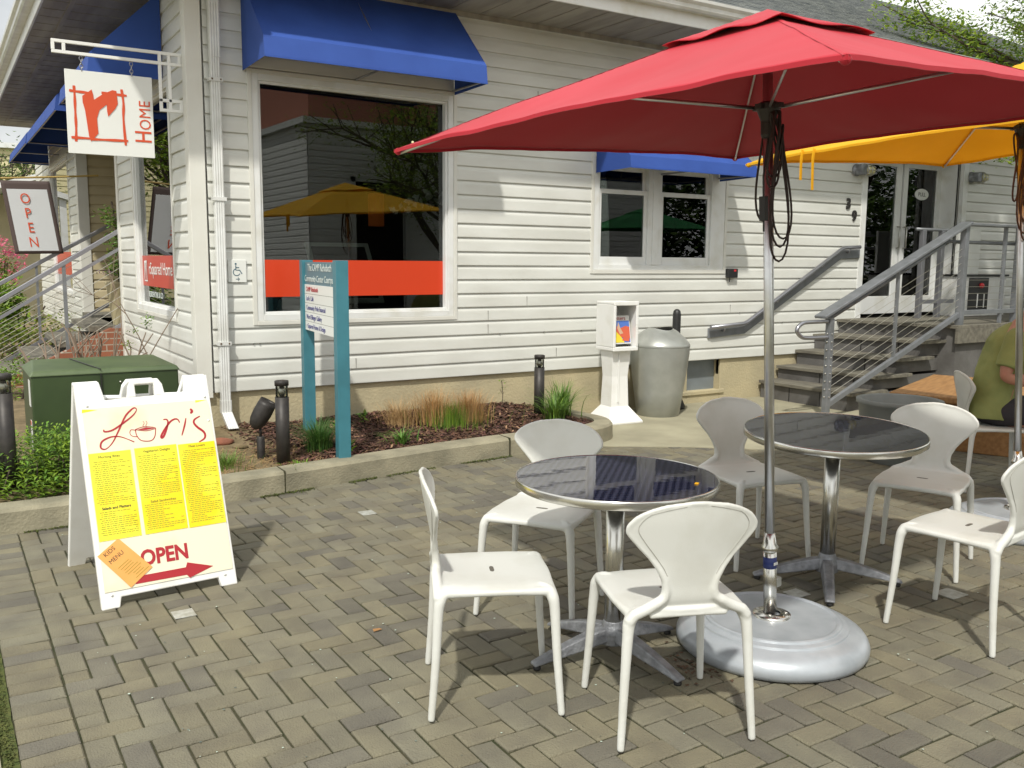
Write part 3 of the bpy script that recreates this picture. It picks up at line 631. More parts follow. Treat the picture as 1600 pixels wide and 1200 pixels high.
# ------------------------------------------------------------------ awnings
def awning(X, x0, x1, zb, zf, ztop, pj, label):
    a = thing('awning', label, 'awning', group='blue canvas window awnings')
    yb = -.03; mb = MB(X)
    F0, F1 = -pj, -pj+.02
    P = [(yb, zb), (F0, zb+.01), (F1, zf), (yb, ztop)]
    def side(x): return [(x, y, z) for y, z in P]
    A = side(x0); B = side(x1)
    n = 24
    def top(u, v):
        s_ = .012*math.sin(math.pi*v)*(1-.3*math.cos(u*math.pi*10)); return (x0+(x1-x0)*u, F1+(yb-F1)*v, zf+(ztop-zf)*v-s_)
    mb.grid(top, 30, 8)
    mb.grid(lambda u, v: (x0+(x1-x0)*u, F0+(F1-F0)*v, zb+.01+(zf-zb-.01)*v), 20, 1)
    mb.add([A[0], A[1], A[2], A[3]], [(3, 2, 1, 0)]); mb.add([B[0], B[1], B[2], B[3]], [(0, 1, 2, 3)])
    c = mb.build('canopy', M['blue'], a); s_ = c.modifiers.new('thick', 'SOLIDIFY'); s_.thickness = .003; s_.offset = -1
    r = .011; mb = MB(X)
    mb.tube([(x0+.02, F0+.02, zb+.03), (x1-.02, F0+.02, zb+.03)], r, 8).tube([(x0+.02, F1+.02, zf-.015), (x1-.02, F1+.02, zf-.015)], r, 8)
    for x in (x0+.02, x1-.02, (x0+x1)/2): mb.tube([(x, yb-.01, zb+.03), (x, F0+.02, zb+.03), (x, F1+.02, zf-.015), (x, yb-.01, ztop-.03)], r, 8)
    mb.build('awning_frame', M['galv'], a)
    mb = MB(X); h = .012
    mb.box((x0-.002, F0-.004, zb+.006), (x1+.002, F0, zb+.02)); mb.build('hem', M['blue'], a)
awning(FRONT, .397, 2.262, 2.985, 3.145, 3.69, .60, 'large blue awning over the big shop window with the orange band')
awning(FRONT, 3.845, 5.51, 2.405, 2.53, 2.92, .57, 'small blue awning over the pair of sash windows')
awning(LEFT, -2.75, -.80, 2.995, 3.15, 3.69, .60, 'blue awning over the side window, nearest the corner on the left side')
awning(LEFT, -6.45, -3.12, 2.995, 3.15, 3.69, .60, 'long blue awning over the porch steps, middle of the left side')
awning(LEFT, -9.6, -6.55, 3.02, 3.16, 3.69, .60, 'farthest blue awning on the left side, beyond the porch steps')

# ================================================================== CHAIRS
def make_chair_meshes():
    mb = MB(); H = .206
    def seat(u, v):
        x = (u*2-1); y = (v*2-1); a, b = abs(x), abs(y); s_ = 1-.10*(max(a, b)**2)*(min(a, b)**2)
        X = x*H*s_; Y = y*H*s_
        z = .450-.006*(1-a*a)*(1-b*b)-.012*a**8-.012*max(0, y)**6*1
        return (X, Y, z)
    n = 22
    def shell(fn, nu, nv, th, nz=None):
        g = [[Vector(fn(i/nu, j/nv)) for i in range(nu+1)] for j in range(nv+1)]; vs = []
        def nm(i, j):
            a = g[j][min(i+1, nu)]-g[j][max(i-1, 0)]; b = g[min(j+1, nv)][i]-g[max(j-1, 0)][i]; q = a.cross(b); return q.normalized() if q.length > 1e-12 else Vector((0, 0, 1))
        top = [[g[j][i]+nm(i, j)*th/2 for i in range(nu+1)] for j in range(nv+1)]; bot = [[g[j][i]-nm(i, j)*th/2 for i in range(nu+1)] for j in range(nv+1)]
        W = nu+1; vs = [q for r in top for q in r]+[q for r in bot for q in r]; N = W*(nv+1); fs = []
        for j in range(nv):
            for i in range(nu):
                a = j*W+i; fs += [(a, a+1, a+W+1, a+W), (N+a, N+a+W, N+a+W+1, N+a+1)]
        for i in range(nu): fs += [(i, N+i, N+i+1, i+1), (nv*W+i, nv*W+i+1, N+nv*W+i+1, N+nv*W+i)]
        for j in range(nv): fs += [(j*W, (j+1)*W, N+(j+1)*W, N+j*W), (j*W+nu, N+j*W+nu, N+(j+1)*W+nu, (j+1)*W+nu)]
        mb.add(vs, fs)
    shell(seat, n, n, .013)
    for sx in (-1, 1):
        mb.tube([(sx*.186, -.17, .433), (sx*.199, -.06, .436), (sx*.199, .08, .436), (sx*.188, .19, .432)], [.017, .013, .013, .017], 10)
        for sy in (-1, 1):
            p = smooth_pts([(sx*.150, sy*.150, .446), (sx*.176, sy*.176, .438), (sx*.194, sy*.190, .412), (sx*.200, sy*.197, .365), (sx*.210, sy*.206, .20), (sx*.222, sy*.222, .003)], 3)
            rs = [.010+.011*min(1, i/5) if i < 6 else .021-.0085*((i-6)/9) for i in range(len(p))]; mb.tube(p, rs, 12)
    mb.tube([(-.188, .190, .431), (0, .198, .433), (.188, .190, .431)], [.015, .010, .015], 10); mb.tube([(-.13, -.195, .433), (0, -.197, .435), (.13, -.195, .433)], .010, 10)
    C = smooth_pts([(0, -.140, .445), (0, -.178, .452), (0, -.197, .480), (0, -.204, .535), (0, -.214, .60), (0, -.229, .68), (0, -.242, .75), (0, -.250, .807)], 6); L = len(C)-1
    WID = [(.447, .135), (.456, .115), (.480, .088), (.515, .079), (.55, .085), (.59, .107), (.63, .139), (.67, .171), (.705, .196), (.73, .210), (.75, .210), (.766, .201), (.780, .184), (.791, .157), (.800, .118), (.805, .070), (.807, .015)]
    def wid(z):
        for a, b in zip(WID, WID[1:]):
            if z <= b[0]: return a[1]+(b[1]-a[1])*(z-a[0])/(b[0]-a[0])
        return .03
    def back(u, v):
        i = min(int(v*L), L-1); t = v*L-i; c = C[i]*(1-t)+C[i+1]*t; w = wid(c.z); x = (u*2-1)*w
        k = .9*max(0, min(1, (c.z-.50)/.12)); return Vector((x, c.y+k*x*x*.95, c.z-.60*x*x*max(0, min(1, (c.z-.62)/.15))))
    shell(back, 18, 90, .0105)
    for sx in (-1, 1):
        pts = []; rs = []
        for q in range(0, 37):
            v = .30+.70*q/36; p_ = back(1 if sx > 0 else 0, v); pts.append(p_); rs.append(.0170-.0090*min(1, q/16))
        pts.append(back(.5, 1.0)); rs.append(.0078)
        lead = [(sx*.198, -.196, .415), (sx*.180, -.197, .440), (sx*.140, -.199, .458), (sx*.106, -.202, .478)]
        pts = [Vector(a) for a in lead]+pts; rs = [.019, .019, .019, .018]+rs
        i0 = 4
        while i0 < len(pts) and pts[i0].z < .49: pts.pop(i0); rs.pop(i0)
        mb.tube(pts, rs, 10)
    ln = MB()
    for uo in (.07, .93):
        P = []
        for q in range(26): v = .50+.475*q/25; P.append(back(uo if q < 24 else uo+(.5-uo)*(.25 if q == 24 else .6), v)+Vector((0, -.0068, 0)))
        ln.tube(P, .0011, 4)
    out0 = ln.mesh('panel_line', M['chairline'])
    me = mb.mesh('chair_shell'); o = bpy.data.objects.new('tmp', me); COL.objects.link(o)
    r = o.modifiers.new('r', 'REMESH'); r.mode = 'VOXEL'; r.voxel_size = .0042; s_ = o.modifiers.new('s', 'SMOOTH'); s_.factor = .6; s_.iterations = 7
    bpy.context.view_layer.update(); full = bpy.data.meshes.new_from_object(o.evaluated_get(bpy.context.evaluated_depsgraph_get())); bpy.data.objects.remove(o)
    nv = len(full.vertices); NO = [v.normal.copy() for v in full.vertices]; CO_ = [v.co.copy() for v in full.vertices]; reg = {}
    for p in full.polygons:
        c = p.center
        if c.z < .395: key = ('leg', c.x > 0, c.y > 0)
        elif c.z > .478 and c.y < -.1: key = ('backrest',)
        else: key = ('seat',)
        reg.setdefault(key, []).append(list(p.vertices))
    out = []
    for key, fs in reg.items():
        idx = {}; vs = []; nn = []; ff = []
        for f in fs:
            q = []
            for i in f:
                if i not in idx: idx[i] = len(vs); vs.append(tuple(CO_[i])); nn.append(NO[i])
                q.append(idx[i])
            ff.append(q)
        m2 = bpy.data.meshes.new(key[0]); m2.from_pydata(vs, [], ff); m2.materials.append(M['chair']); m2.polygons.foreach_set('use_smooth', [True]*len(ff)); m2.update()
        m2.normals_split_custom_set_from_vertices(nn); out.append((key[0], m2))
    out.append(('panel_line', out0)); return out
cm = make_chair_meshes()
def chair_at(x, y, hx, hy, label, first=[None]):
    rz = math.atan2(hy, hx)-math.pi/2
    if first[0]: return dup(first[0], (x, y, 0), rz, label)
    t = thing('cafe_chair', label, 'chair', (x, y, 0), rz, 'white plastic chairs around the cafe tables')
    for nme, me in cm:
        o = bpy.data.objects.new(nme, me); COL.objects.link(o); o.parent = t
    MB().prism([(.016*math.cos(a*math.pi/8)+(.012 if math.cos(a*math.pi/8) > 0 else -.012), .008*math.sin(a*math.pi/8)) for a in range(16)], .4455, .4515).build('drain_slot', M['slot'], t)
    first[0] = t; return t
chair_at(-.117, -4.68, .90, -.43, 'white plastic chair at the left end of the group, turned sideways to the table')
chair_at(.49, -4.10, -.81, -.585, 'white chair behind the nearer round table, half hidden by its top')
chair_at(.300, -5.14, .37, .93, 'white plastic chair nearest the camera, seen from behind its broad backrest')
chair_at(1.84, -4.06, -.2, -.98, 'shaded white chair between the two tables, just left of the steel pole')
chair_at(2.50, -4.61, -.92, -.39, 'white chair right of the farther table, its back against the grey tub')
chair_at(1.90, -5.23, -.13, .99, 'white chair with a sunlit seat, cut by the right edge')
gx = thing  # seated person's chair
chair_at(4.42, -3.86, .75, -.66, 'white chair the person in the olive shirt is sitting on')

# ================================================================== TABLES
def table(x, y, h, r, tilt, label, phis, loc_rz=0):
    t = thing('cafe_table', label, 'table', (x, y, 0), 0, 'round bistro tables with navy tops')
    Tt = Matrix.Translation((0, 0, h)) @ Matrix.Rotation(tilt[0], 4, 'X') @ Matrix.Rotation(tilt[1], 4, 'Y')
    MB().lathe([(.001, -.004), (r-.006, -.004), (r-.006, 0), (.001, 0)], 72, T=Tt, close=False).build('tabletop', M['tabletop'], t)
    MB().lathe([(r-.03, -.032), (r-.001, -.032), (r+.002, -.028), (r+.002, -.004), (r, .001), (r-.004, .002), (r-.0055, -.001)], 72, T=Tt, close=False).build('rim', M['chrome'], t, True)
    MB().lathe([(.001, -.028), (r-.005, -.028), (r-.005, -.006), (.001, -.006)], 48, T=Tt, close=False).build('underside', M['black'], t)
    MB().lathe([(.036, .09), (.036, h-.03)], 28).lathe([(.12, h-.034), (.12, h-.028)], 20).build('column', M['chrome'], t, True)
    mb = MB(); mb.lathe([(.055, .055), (.052, .10), (.040, .135), (.036, .15)], 24)
    for ph in phis:
        d = Vector((math.cos(ph), math.sin(ph), 0)); s_ = Vector((-d.y, d.x, 0)); L = .33; rings = []
        for i in range(9):
            u = i/8; zt = .125-.095*u**1.4; zb_ = .075-.057*u**.9; w = .034-.010*u
            c = d*(.02+L*u); rings.append([c-s_*w+Vector((0, 0, zb_)), c-s_*w*.7+Vector((0, 0, zt)), c+s_*w*.7+Vector((0, 0, zt)), c+s_*w+Vector((0, 0, zb_))])
        vs = [q for r_ in rings for q in r_]; fs = [(i*4+k, i*4+(k+1) % 4, i*4+4+(k+1) % 4, i*4+4+k) for i in range(8) for k in range(4)]+[(3, 2, 1, 0), (32, 33, 34, 35)]; mb.add(vs, fs)
    mb.build('base', M['castalu'], t, False, bevel=.006)
    for ph in phis:
        d = Vector((math.cos(ph), math.sin(ph), 0))*.33; MB().lathe([(.014, 0), (.016, .006), (.014, .016)], 14, (d.x, d.y, 0)).build('foot_glide', M['black'], t)
    return t
table(.44, -4.68, .722, .388, (0, 0), 'nearer round table with a glossy navy top, mirroring the siding', [R(172), R(278), R(8), R(100)])
table(1.86, -4.555, .748, .418, (R(2.2), R(-1.6)), 'farther round table standing in the umbrella shade right of the steel pole', [R(142), R(222), R(318), R(42)])
o = MB().box((-.012, -.007, 0), (.012, .007, .002)).build('leaf_scrap', M['yellow'], None); o.location = (.62, -4.93, .7235); o.rotation_euler = (0, 0, .6); tag(o, 'scrap of yellow leaf lying near the edge of the nearer table', 'leaf')

# ================================================================== UMBRELLAS
def canopy_pt(hw, hd, zr_, zp, u, v):      # u,v in [-1,1]
    m = max(abs(u), abs(v)); q = min(abs(u), abs(v)); d = abs(abs(u)-abs(v))
    z = zp+(zr_-zp)*m; sag = -.035*math.sin(math.pi*m)*(d**1.2)-.0*m; lift = .035*(m**3)*(1-(q/m)**2 if m > 0 else 0)
    k = 1-.022*(m**2)*(1-(q/m)**2 if m > 1e-6 else 0)
    ku = k if abs(u) >= abs(v) else 1; kv = k if abs(v) > abs(u) else 1
    w_ = .012*m*noise.noise(Vector((u*2.3, v*2.3, hw*7)))+.0035*noise.noise(Vector((u*7, v*7, 3)))*m
    return Vector((u*hw*ku, v*hd*kv, z+sag+lift*.6+w_))
def umbrella(base, ax, th, hw, hd, zr_, zp, cm_, label, grp, ties=False):
    t = thing('patio_umbrella', label, 'umbrella', base, 0, grp)
    a = Vector(ax).normalized(); u = Vector((math.cos(th), math.sin(th), 0)); u = (u-a*u.dot(a)).normalized(); v = a.cross(u)
    T = Matrix.Identity(4)
    for i in range(3): T[i][0] = u[i]; T[i][1] = v[i]; T[i][2] = a[i]
    n = 72; mb = MB(T); mb.grid(lambda i, j: canopy_pt(hw, hd, zr_, zp, i*2-1, j*2-1), n, n)
    c = mb.build('canopy', cm_, t, True); s_ = c.modifiers.new('thick', 'SOLIDIFY'); s_.thickness = .0025; s_.offset = -1
    mb = MB(T); ed = []
    N = 40
    for (fa) in ((lambda s: (s, -1)), (lambda s: (1, s)), (lambda s: (-s, 1)), (lambda s: (-1, -s))):
        for i in range(N): s0 = -1+2*i/N; ed.append(canopy_pt(hw, hd, zr_, zp, *fa(s0)))
    ed.append(ed[0]); vs = []
    for p in ed: vs += [p*1.0, p*1.0+Vector((0, 0, -.012))]
    mb.add(vs, [(2*i, 2*i+2, 2*i+3, 2*i+1) for i in range(len(ed)-1)]); h = mb.build('hem', cm_, t); s_ = h.modifiers.new('thick', 'SOLIDIFY'); s_.thickness = .005; s_.offset = 0
    mb = MB(T)                                        # sewn seams over the ribs
    for (sx, sy) in ((1, 1), (1, -1), (-1, 1), (-1, -1)):
        P = [canopy_pt(hw, hd, zr_, zp, sx*i/14, sy*i/14)+Vector((0, 0, .0012)) for i in range(3, 15)]; sd = Vector((-sy, sx, 0)).normalized()*.009; vs = []
        for p in P: vs += [p-sd-Vector((0, 0, .002)), p, p+sd-Vector((0, 0, .002))]
        mb.add(vs, [(3*i+a, 3*i+a+1, 3*i+a+4, 3*i+a+3) for i in range(len(P)-1) for a in (0, 1)])
    mb.build('seam', cm_, t)
    # vent flap
    k = .27; mb = MB(T)
    def vent(i, j):
        uu_, vv_ = i*2-1, j*2-1; m = max(abs(uu_), abs(vv_)); q = min(abs(uu_), abs(vv_)); z = zp+.010+(zr_-zp)*m*k+.006*m**2; z += .007*math.sin(4*(uu_+vv_*1.7))*m**3
        return Vector((uu_*hw*k, vv_*hd*k, z))
    mb.grid(vent, 20, 20); vt = mb.build('vent_flap', cm_, t, True); s_ = vt.modifiers.new('thick', 'SOLIDIFY'); s_.thickness = .003; s_.offset = 1
    for (sx, sy) in ((1, 1), (1, -1), (-1, 1), (-1, -1)):
        P = [canopy_pt(hw, hd, zr_, zp, sx*i/10*.985, sy*i/10*.985)-Vector((0, 0, .018)) for i in range(1, 11)]
        rb = MB(T).tube(P, .0085, 8, flat=.6).build('rib', M['alu'], t, True)
        mid = canopy_pt(hw, hd, zr_, zp, sx*.52, sy*.52)-Vector((0, 0, .026)); zr2 = zp-.335
        MB(T).tube([(sx*.035, sy*.035, zr2), mid], .0075, 8, flat=.6).build('strut', M['alu'], rb, True)
        e = canopy_pt(hw, hd, zr_, zp, sx*.99, sy*.99)
        MB(T).sphere(e-Vector((0, 0, .012)), .014, 6).build('rib_pocket', cm_, rb, True)
    MB(T).lathe([(.019, .30), (.019, zp-.012)], 20).build('pole', M['alu'], t, True)
    zr2 = zp-.335
    MB(T).lathe([(.024, zr2-.11), (.027, zr2-.10), (.027, zr2-.05), (.034, zr2-.03), (.042, zr2-.008), (.042, zr2+.012), (.026, zr2+.02)], 20).box((-.014, -.060, zr2-.008), (.014, .060, zr2+.010)).box((-.060, -.014, zr2-.008), (.060, .014, zr2+.010)).build('runner_hub', M['blackmetal'], t)
    MB(T).lathe([(.05, zp-.05), (.05, zp-.02)], 16).build('top_hub', M['blackmetal'], t)
    if ties:
        for s0 in (-.63, -.56):
            p0 = canopy_pt(hw, hd, zr_, zp, -1, -s0)
            pts = [p0+Vector((-.004, 0, .01)), p0+Vector((-.02, 0, -.04)), p0+Vector((-.025, .004, -.15-.06*(s0 > -.60))), ]
            MB(T).tube(pts, .012, 6, flat=.12).build('tie_strap', cm_, t)
    return t, T
AX1 = (-.0600, .0105, 1); TH1 = .105
ru, TU1 = umbrella((1.064, -4.925, 0), AX1, TH1, 1.035, .972, 2.044, 2.452, M['red'], 'large red square umbrella over the tables', 'square umbrellas')
AX2 = (-.063, .033, 1)
yu, TU2 = umbrella((3.568, -4.536, 0), AX2, .056, 1.053, 1.053, 2.22, 2.635, M['yellow'], 'yellow square umbrella at the right edge, behind the red one', 'square umbrellas', ties=True)
mb = MB(Matrix.Translation((3.568, -4.536, 0)) @ TU2)
def ubase(loc, T, label, lbl=True):
    b = thing('umbrella_base', label, 'umbrella base', loc, 0, 'round silver umbrella bases')
    MB().lathe([(.358, 0), (.372, .008), (.379, .022), (.380, .038), (.374, .055), (.362, .071), (.343, .084), (.320, .093), (.300, .098), (.2995, .0985), (.2990, .106), (.2985, .1065), (.284, .110), (.272, .1115), (.2715, .112), (.2705, .119), (.270, .1195), (.262, .1225), (.254, .1225), (.250, .118), (.247, .1165), (.246, .1165), (.06, .120), (.001, .120)], 72, close=False).build('foot', M['base'], b, True)
    MB().lathe([(.075, .119), (.075, .129), (.035, .133)], 28, close=False).build('flange', M['chrome'], b, True)
    mb = MB(T); mb.lathe([(.0265, .13), (.0265, .40)], 24).lathe([(.030, .395), (.034, .400), (.034, .415), (.026, .425), (.021, .47)], 24); mb.build('tube', M['chrome'], b, True)
    MB(T).lathe([(.0272, .325), (.0272, .372)], 24).build('label_band', M['labelblue'], b, True)
    MB(T).box((-.012, -.0280, .340), (-.004, -.0274, .352)).box((-.002, -.0280, .340), (.005, -.0274, .352)).box((.007, -.0280, .340), (.013, -.0274, .352)).build('label_mark', M['white'], b)
    MB(T).box((.02, -.018, .235), (.055, .018, .275)).build('clamp_knob', M['trash'], b, bevel=.006)
    for a in range(4):
        MB().sphere((.055*math.cos(a*1.57+.6), .055*math.sin(a*1.57+.6), .139), .009, 5, (1, 1, .6)).build('bolt', M['steel'], b, True)
    return b
ubase((1.064, -4.925, 0), TU1, 'silver round base holding the steel pole of the red umbrella')
ubase((3.568, -4.536, 0), TU2, 'silver round base of the yellow umbrella, cut by the right edge of the photo')

def cords(base, T, ztop, loops, m, r, label, cat, plug=True):
    t = thing('cord_bundle', label, cat, base)
    mb = MB(T)
    for (ox, oy, zt, zb_, w, ph) in loops:
        pts = []; n = 26
        for i in range(n+1):
            s_ = i/n*2*math.pi; z = (zt+zb_)/2+(zt-zb_)/2*math.cos(s_); k = .25+.75*(1-((z-zb_)/(zt-zb_)))**.7; x = w*math.sin(s_)*k+ox
            y = oy+.012*math.sin(s_*2+ph); pts.append((x*math.cos(ph)-y*math.sin(ph)*.3, x*math.sin(ph)+y, z))
        mb.tube(pts, r, 6, cap=False)
    mb.build('loops', m, t, True)
    mb = MB(T)
    for k in range(5): mb.tube([(.024*math.cos(a*math.pi/6+k), -.0+.024*math.sin(a*math.pi/6+k), ztop-.01*k+.003*math.sin(a)) for a in range(13)], r, 6)
    mb.build('wrap', m, t, True)
    if plug: MB(T).box((-.085, -.045, 1.70), (-.060, -.02, 1.79)).tube([(-.0725, -.032, 1.79), (-.07, -.03, 1.86), (-.04, -.03, 2.0)], r, 6).tube([(-.0725, -.032, 1.70), (-.07, -.03, 1.66)], r, 6).build('plug_socket', M['black'], t, bevel=.006)
    return t
cords((1.064, -4.925, 0), TU1, 2.10, [(-.01, -.03, 2.10, 1.86, .045, 0.1), (.02, -.035, 2.10, 1.60, .05, -.1), (.03, -.03, 2.08, 1.545, .075, .15), (-.03, -.03, 2.09, 1.82, .05, .3), (.035, -.03, 2.05, 1.63, .045, -.3), (0, -.04, 2.1, 1.9, .03, .5), (.01, .03, 2.08, 1.70, .045, .0)], M['cord'], .0042, 'dark extension cord looped and hung on the steel pole of the red umbrella', 'cord')
cords((3.568, -4.536, 0), TU2, 2.28, [(-.01, -.03, 2.27, 1.95, .06, 0.1), (-.03, -.035, 2.27, 1.72, .07, -.1), (-.02, -.03, 2.26, 1.68, .085, .2), (.02, -.03, 2.26, 1.85, .06, .3), (0, -.03, 2.2, 1.78, .05, -.3), (-.03, .03, 2.27, 1.9, .06, .4)], M['brown_cord'], .005, 'brown cord coiled on the pole of the yellow umbrella', 'cord', False)

# ================================================================== A-FRAME BOARD
ad = Vector((.997, .075, 0)).normalized(); ab = Vector((-.075, .997, 0)).normalized()
AO = Vector((-1.2, -3.169, 0)); AT = frame(AO, ad, ab*.35+Vector((0, 0, .97)))
af = thing('sidewalk_sign', 'white folding menu board with yellow sheets and a red arrow, on the pavers', 'sandwich board')
OUT = [(0, 0), (.075, 0), (.085, .045), (.52, .045), (.53, 0), (.605, 0), (.605, 1.025), (.495, 1.025), (.485, .955), (.395, .948), (.388, 1.0), (.37, 1.03), (.25, 1.03), (.232, 1.0), (.222, .945), (.125, .94), (.112, .955), (.107, 1.03), (.0, 1.03)]
def board(T, nm):
    # panel with the handle hole: two halves around the hole
    H0 = [(.258, .958), (.352, .958), (.352, 1.005), (.258, 1.005)]
    mb = MB(); th = .03
    L_ = [p for p in OUT]
    mb.prism([(0, 0), (.075, 0), (.085, .045), (.52, .045), (.53, 0), (.605, 0), (.605, 1.03), (.495, 1.03), (.485, .955), (.40, .948), (.222, .945), (.125, .94), (.107, 1.03), (0, 1.03)], -th, 0, T)
    mb.prism([(.222, .944), (.262, .944), (.262, 1.005), (.348, 1.005), (.348, .944), (.395, .944), (.388, 1.0), (.37, 1.03), (.25, 1.03), (.232, 1.0)], -th*.9, .0, T)
    o = mb.build(nm, M['white'], af, bevel=.005); return o
fr_ = board(AT, 'front_panel')
rd = AO+ab*.745; BT = frame(rd+ad*.605, -ad, -ab*.35+Vector((0, 0, .97)))
board(BT, 'rear_panel')
MB().tube([AT @ Vector((.0, 1.02, -.03)), AT @ Vector((.11, 1.02, -.03))], .013, 10).tube([AT @ Vector((.495, 1.02, -.03)), AT @ Vector((.605, 1.02, -.03))], .013, 10).build('hinge', M['white'], af)
mb = MB(); mb.prism([(.018, .075), (.590, .075), (.592, .10), (.592, .88), (.585, .905), (.02, .905)], .0, .004, AT); mb.build('poster_board', M['cream'], fr_)
mb = MB(); random.seed(5)
mb.prism([(.018, .888), (.085, .897), (.02, .905)], .004, .0045, AT).prism([(.53, .893), (.587, .903), (.53, .905)], .004, .0045, AT); mb.build('tape', M['sheet'], fr_)
for (a, b) in (((.022, .300), (.203, .698)), ((.220, .300), (.411, .701)), ((.418, .298), (.592, .697))):
    MB().box((a[0], a[1], .0042), (b[0], b[1], .0062), AT).build('menu_sheet', M['sheet'], fr_)
def ft(s, x, y, size, m, sx=1, bold=0, al='CENTER', ang=0, h=.0068, par=fr_): return text(s, size, AT @ Matrix.Translation((x, y, h)) @ Matrix.Rotation(ang, 4, 'Z'), m, 'lettering', par, align=al, sx=sx, bold=bold, ext=.0003)
ft('Morning Bites', .108, .672, .0165, M['ink']); ft('Salads and Platters', .112, .438, .0165, M['ink'], bold=.0004)
ft('Vegetarian Delight', .318, .677, .0165, M['ink']); ft('Salad Sandwiches', .318, .440, .0165, M['ink']); ft('Meat Lovers', .505, .678, .0155, M['ink'])
def scribble(x0, x1, ys, m):
    mb = MB()
    for y in ys:
        x = x0+random.uniform(0, .012); end = x1-random.choice((0, 0, .03, .06, .09))
        while x < end:
            w = random.uniform(.006, .02); w = min(w, x1-x); mb.box((x, y, .0063), (x+w, y+.0030, .0068), AT); x += w+.003
        if random.random() < .35: mb.box((x1-.014, y, .0063), (x1-.002, y+.003, .0068), AT)
    mb.build('small_print', m, fr_)
def rows(a, b, skip): return [a-i*.0092 for i in range(int((a-b)/.0092)) if not any(s_[0] < a-i*.0092 < s_[1] for s_ in skip)]
scribble(.032, .196, rows(.655, .31, [(.430, .456)]), M['inkfaint']); scribble(.230, .402, rows(.660, .31, [(.432, .460)]), M['inkfaint']); scribble(.427, .585, rows(.662, .31, []), M['inkfaint'])
mb = MB(); LW = [(.101, .803), (.104, .793), (.140, .798), (.197, .831), (.235, .858), (.254, .882), (.246, .893), (.228, .883), (.200, .855), (.166, .796), (.133, .742), (.105, .716), (.088, .713), (.078, .725), (.088, .750), (.127, .766), (.170, .762), (.225, .732)]
P = smooth_pts([(a, b, 0) for a, b in LW], 5); ws = [.0035+.0045*abs(math.sin(i*.11+.4)) for i in range(len(P))]; ribbon(mb, P, ws, AT, .0055)
for pts, w in (([(.368, .824), (.382, .824), (.388, .812), (.380, .785), (.362, .748), (.350, .738), (.350, .750), (.375, .785), (.400, .812), (.422, .822), (.436, .817), (.441, .802)], .0085),
               ([(.474, .822), (.462, .785), (.443, .739)], .007), ([(.500, .865), (.507, .853), (.498, .842)], .011), ([(.541, .825), (.515, .812), (.508, .795), (.522, .772), (.547, .748), (.553, .728), (.545, .712), (.519, .699)], .0095)):
    P = smooth_pts([(a, b, 0) for a, b in pts], 5); ribbon(mb, P, [w*(.55+.6*math.sin(math.pi*i/(len(P)-1))) for i in range(len(P))], AT, .0055)
mb.build('lettering', M['redpaint'], fr_)
mb = MB(); P = smooth_pts([(.237, .790, 0), (.240, .760, 0), (.258, .735, 0), (.300, .730, 0), (.320, .750, 0), (.328, .786, 0)], 5); ribbon(mb, P, .004, AT, .0055)
P = smooth_pts([(.237, .790, 0), (.280, .799, 0), (.328, .788, 0), (.285, .779, 0), (.237, .789, 0)], 5); ribbon(mb, P, .003, AT, .0055)
P = smooth_pts([(.238, .786, 0), (.218, .790, 0), (.211, .775, 0), (.220, .760, 0), (.240, .755, 0)], 5); ribbon(mb, P, .003, AT, .0055); ribbon(mb, [(.248, .787), (.285, .789), (.32, .788)], [.002, .012, .002], AT, .0053)
for x in (.276, .289): ribbon(mb, smooth_pts([(x, .826, 0), (x+.004, .815, 0), (x-.003, .804, 0), (x+.001, .796, 0)], 4), .0022, AT, .0055)
mb.build('cup_drawing', M['redpaint'], fr_)
ft('OPEN', .183, .165, .0955, M['redpaint'], sx=.86, bold=.0032, al='LEFT', h=.0055, ang=R(-.4))
mb = MB(); mb.prism([(.15, .088), (.376, .086), (.388, .070), (.501, .104), (.385, .142), (.376, .121), (.15, .121)], .0045, .0055, AT); mb.build('arrow', M['redpaint'], fr_)
kc = [(.101, .303), (.230, .151), (.128, .077), (.006, .238)]
mb = MB(); mb.prism(kc, .0062, .0078, AT); mb.build('kids_menu_sheet', M['kids'], fr_); ka = math.atan2(.303-.238, .101-.006)
ft('KIDS', .062, .243, .027, M['ink'], ang=ka, h=.0082); ft('MENU', .088, .214, .027, M['ink'], ang=ka, h=.0082)
mb = MB(); kT = AT @ Matrix.Translation((.105, .185, .0082)) @ Matrix.Rotation(ka, 4, 'Z')
for i in range(8):
    w = random.uniform(.02, .045); mb.box((-w+.01, -.012*i-.002, 0), (w-.002, -.012*i+.0005, .0004), kT @ Matrix.Translation((.008*i*.6, 0, 0)))
mb.build('small_print', M['inkfaint'], fr_)
mb = MB()
for (x, y) in ((.043, .92), (.578, .92), (.045, .06), (.55, .055), (.58, .80)): mb.sphere(AT @ Vector((x, y, .003)), .006, 5)
mb.build('rivet', M['white'], fr_, True)

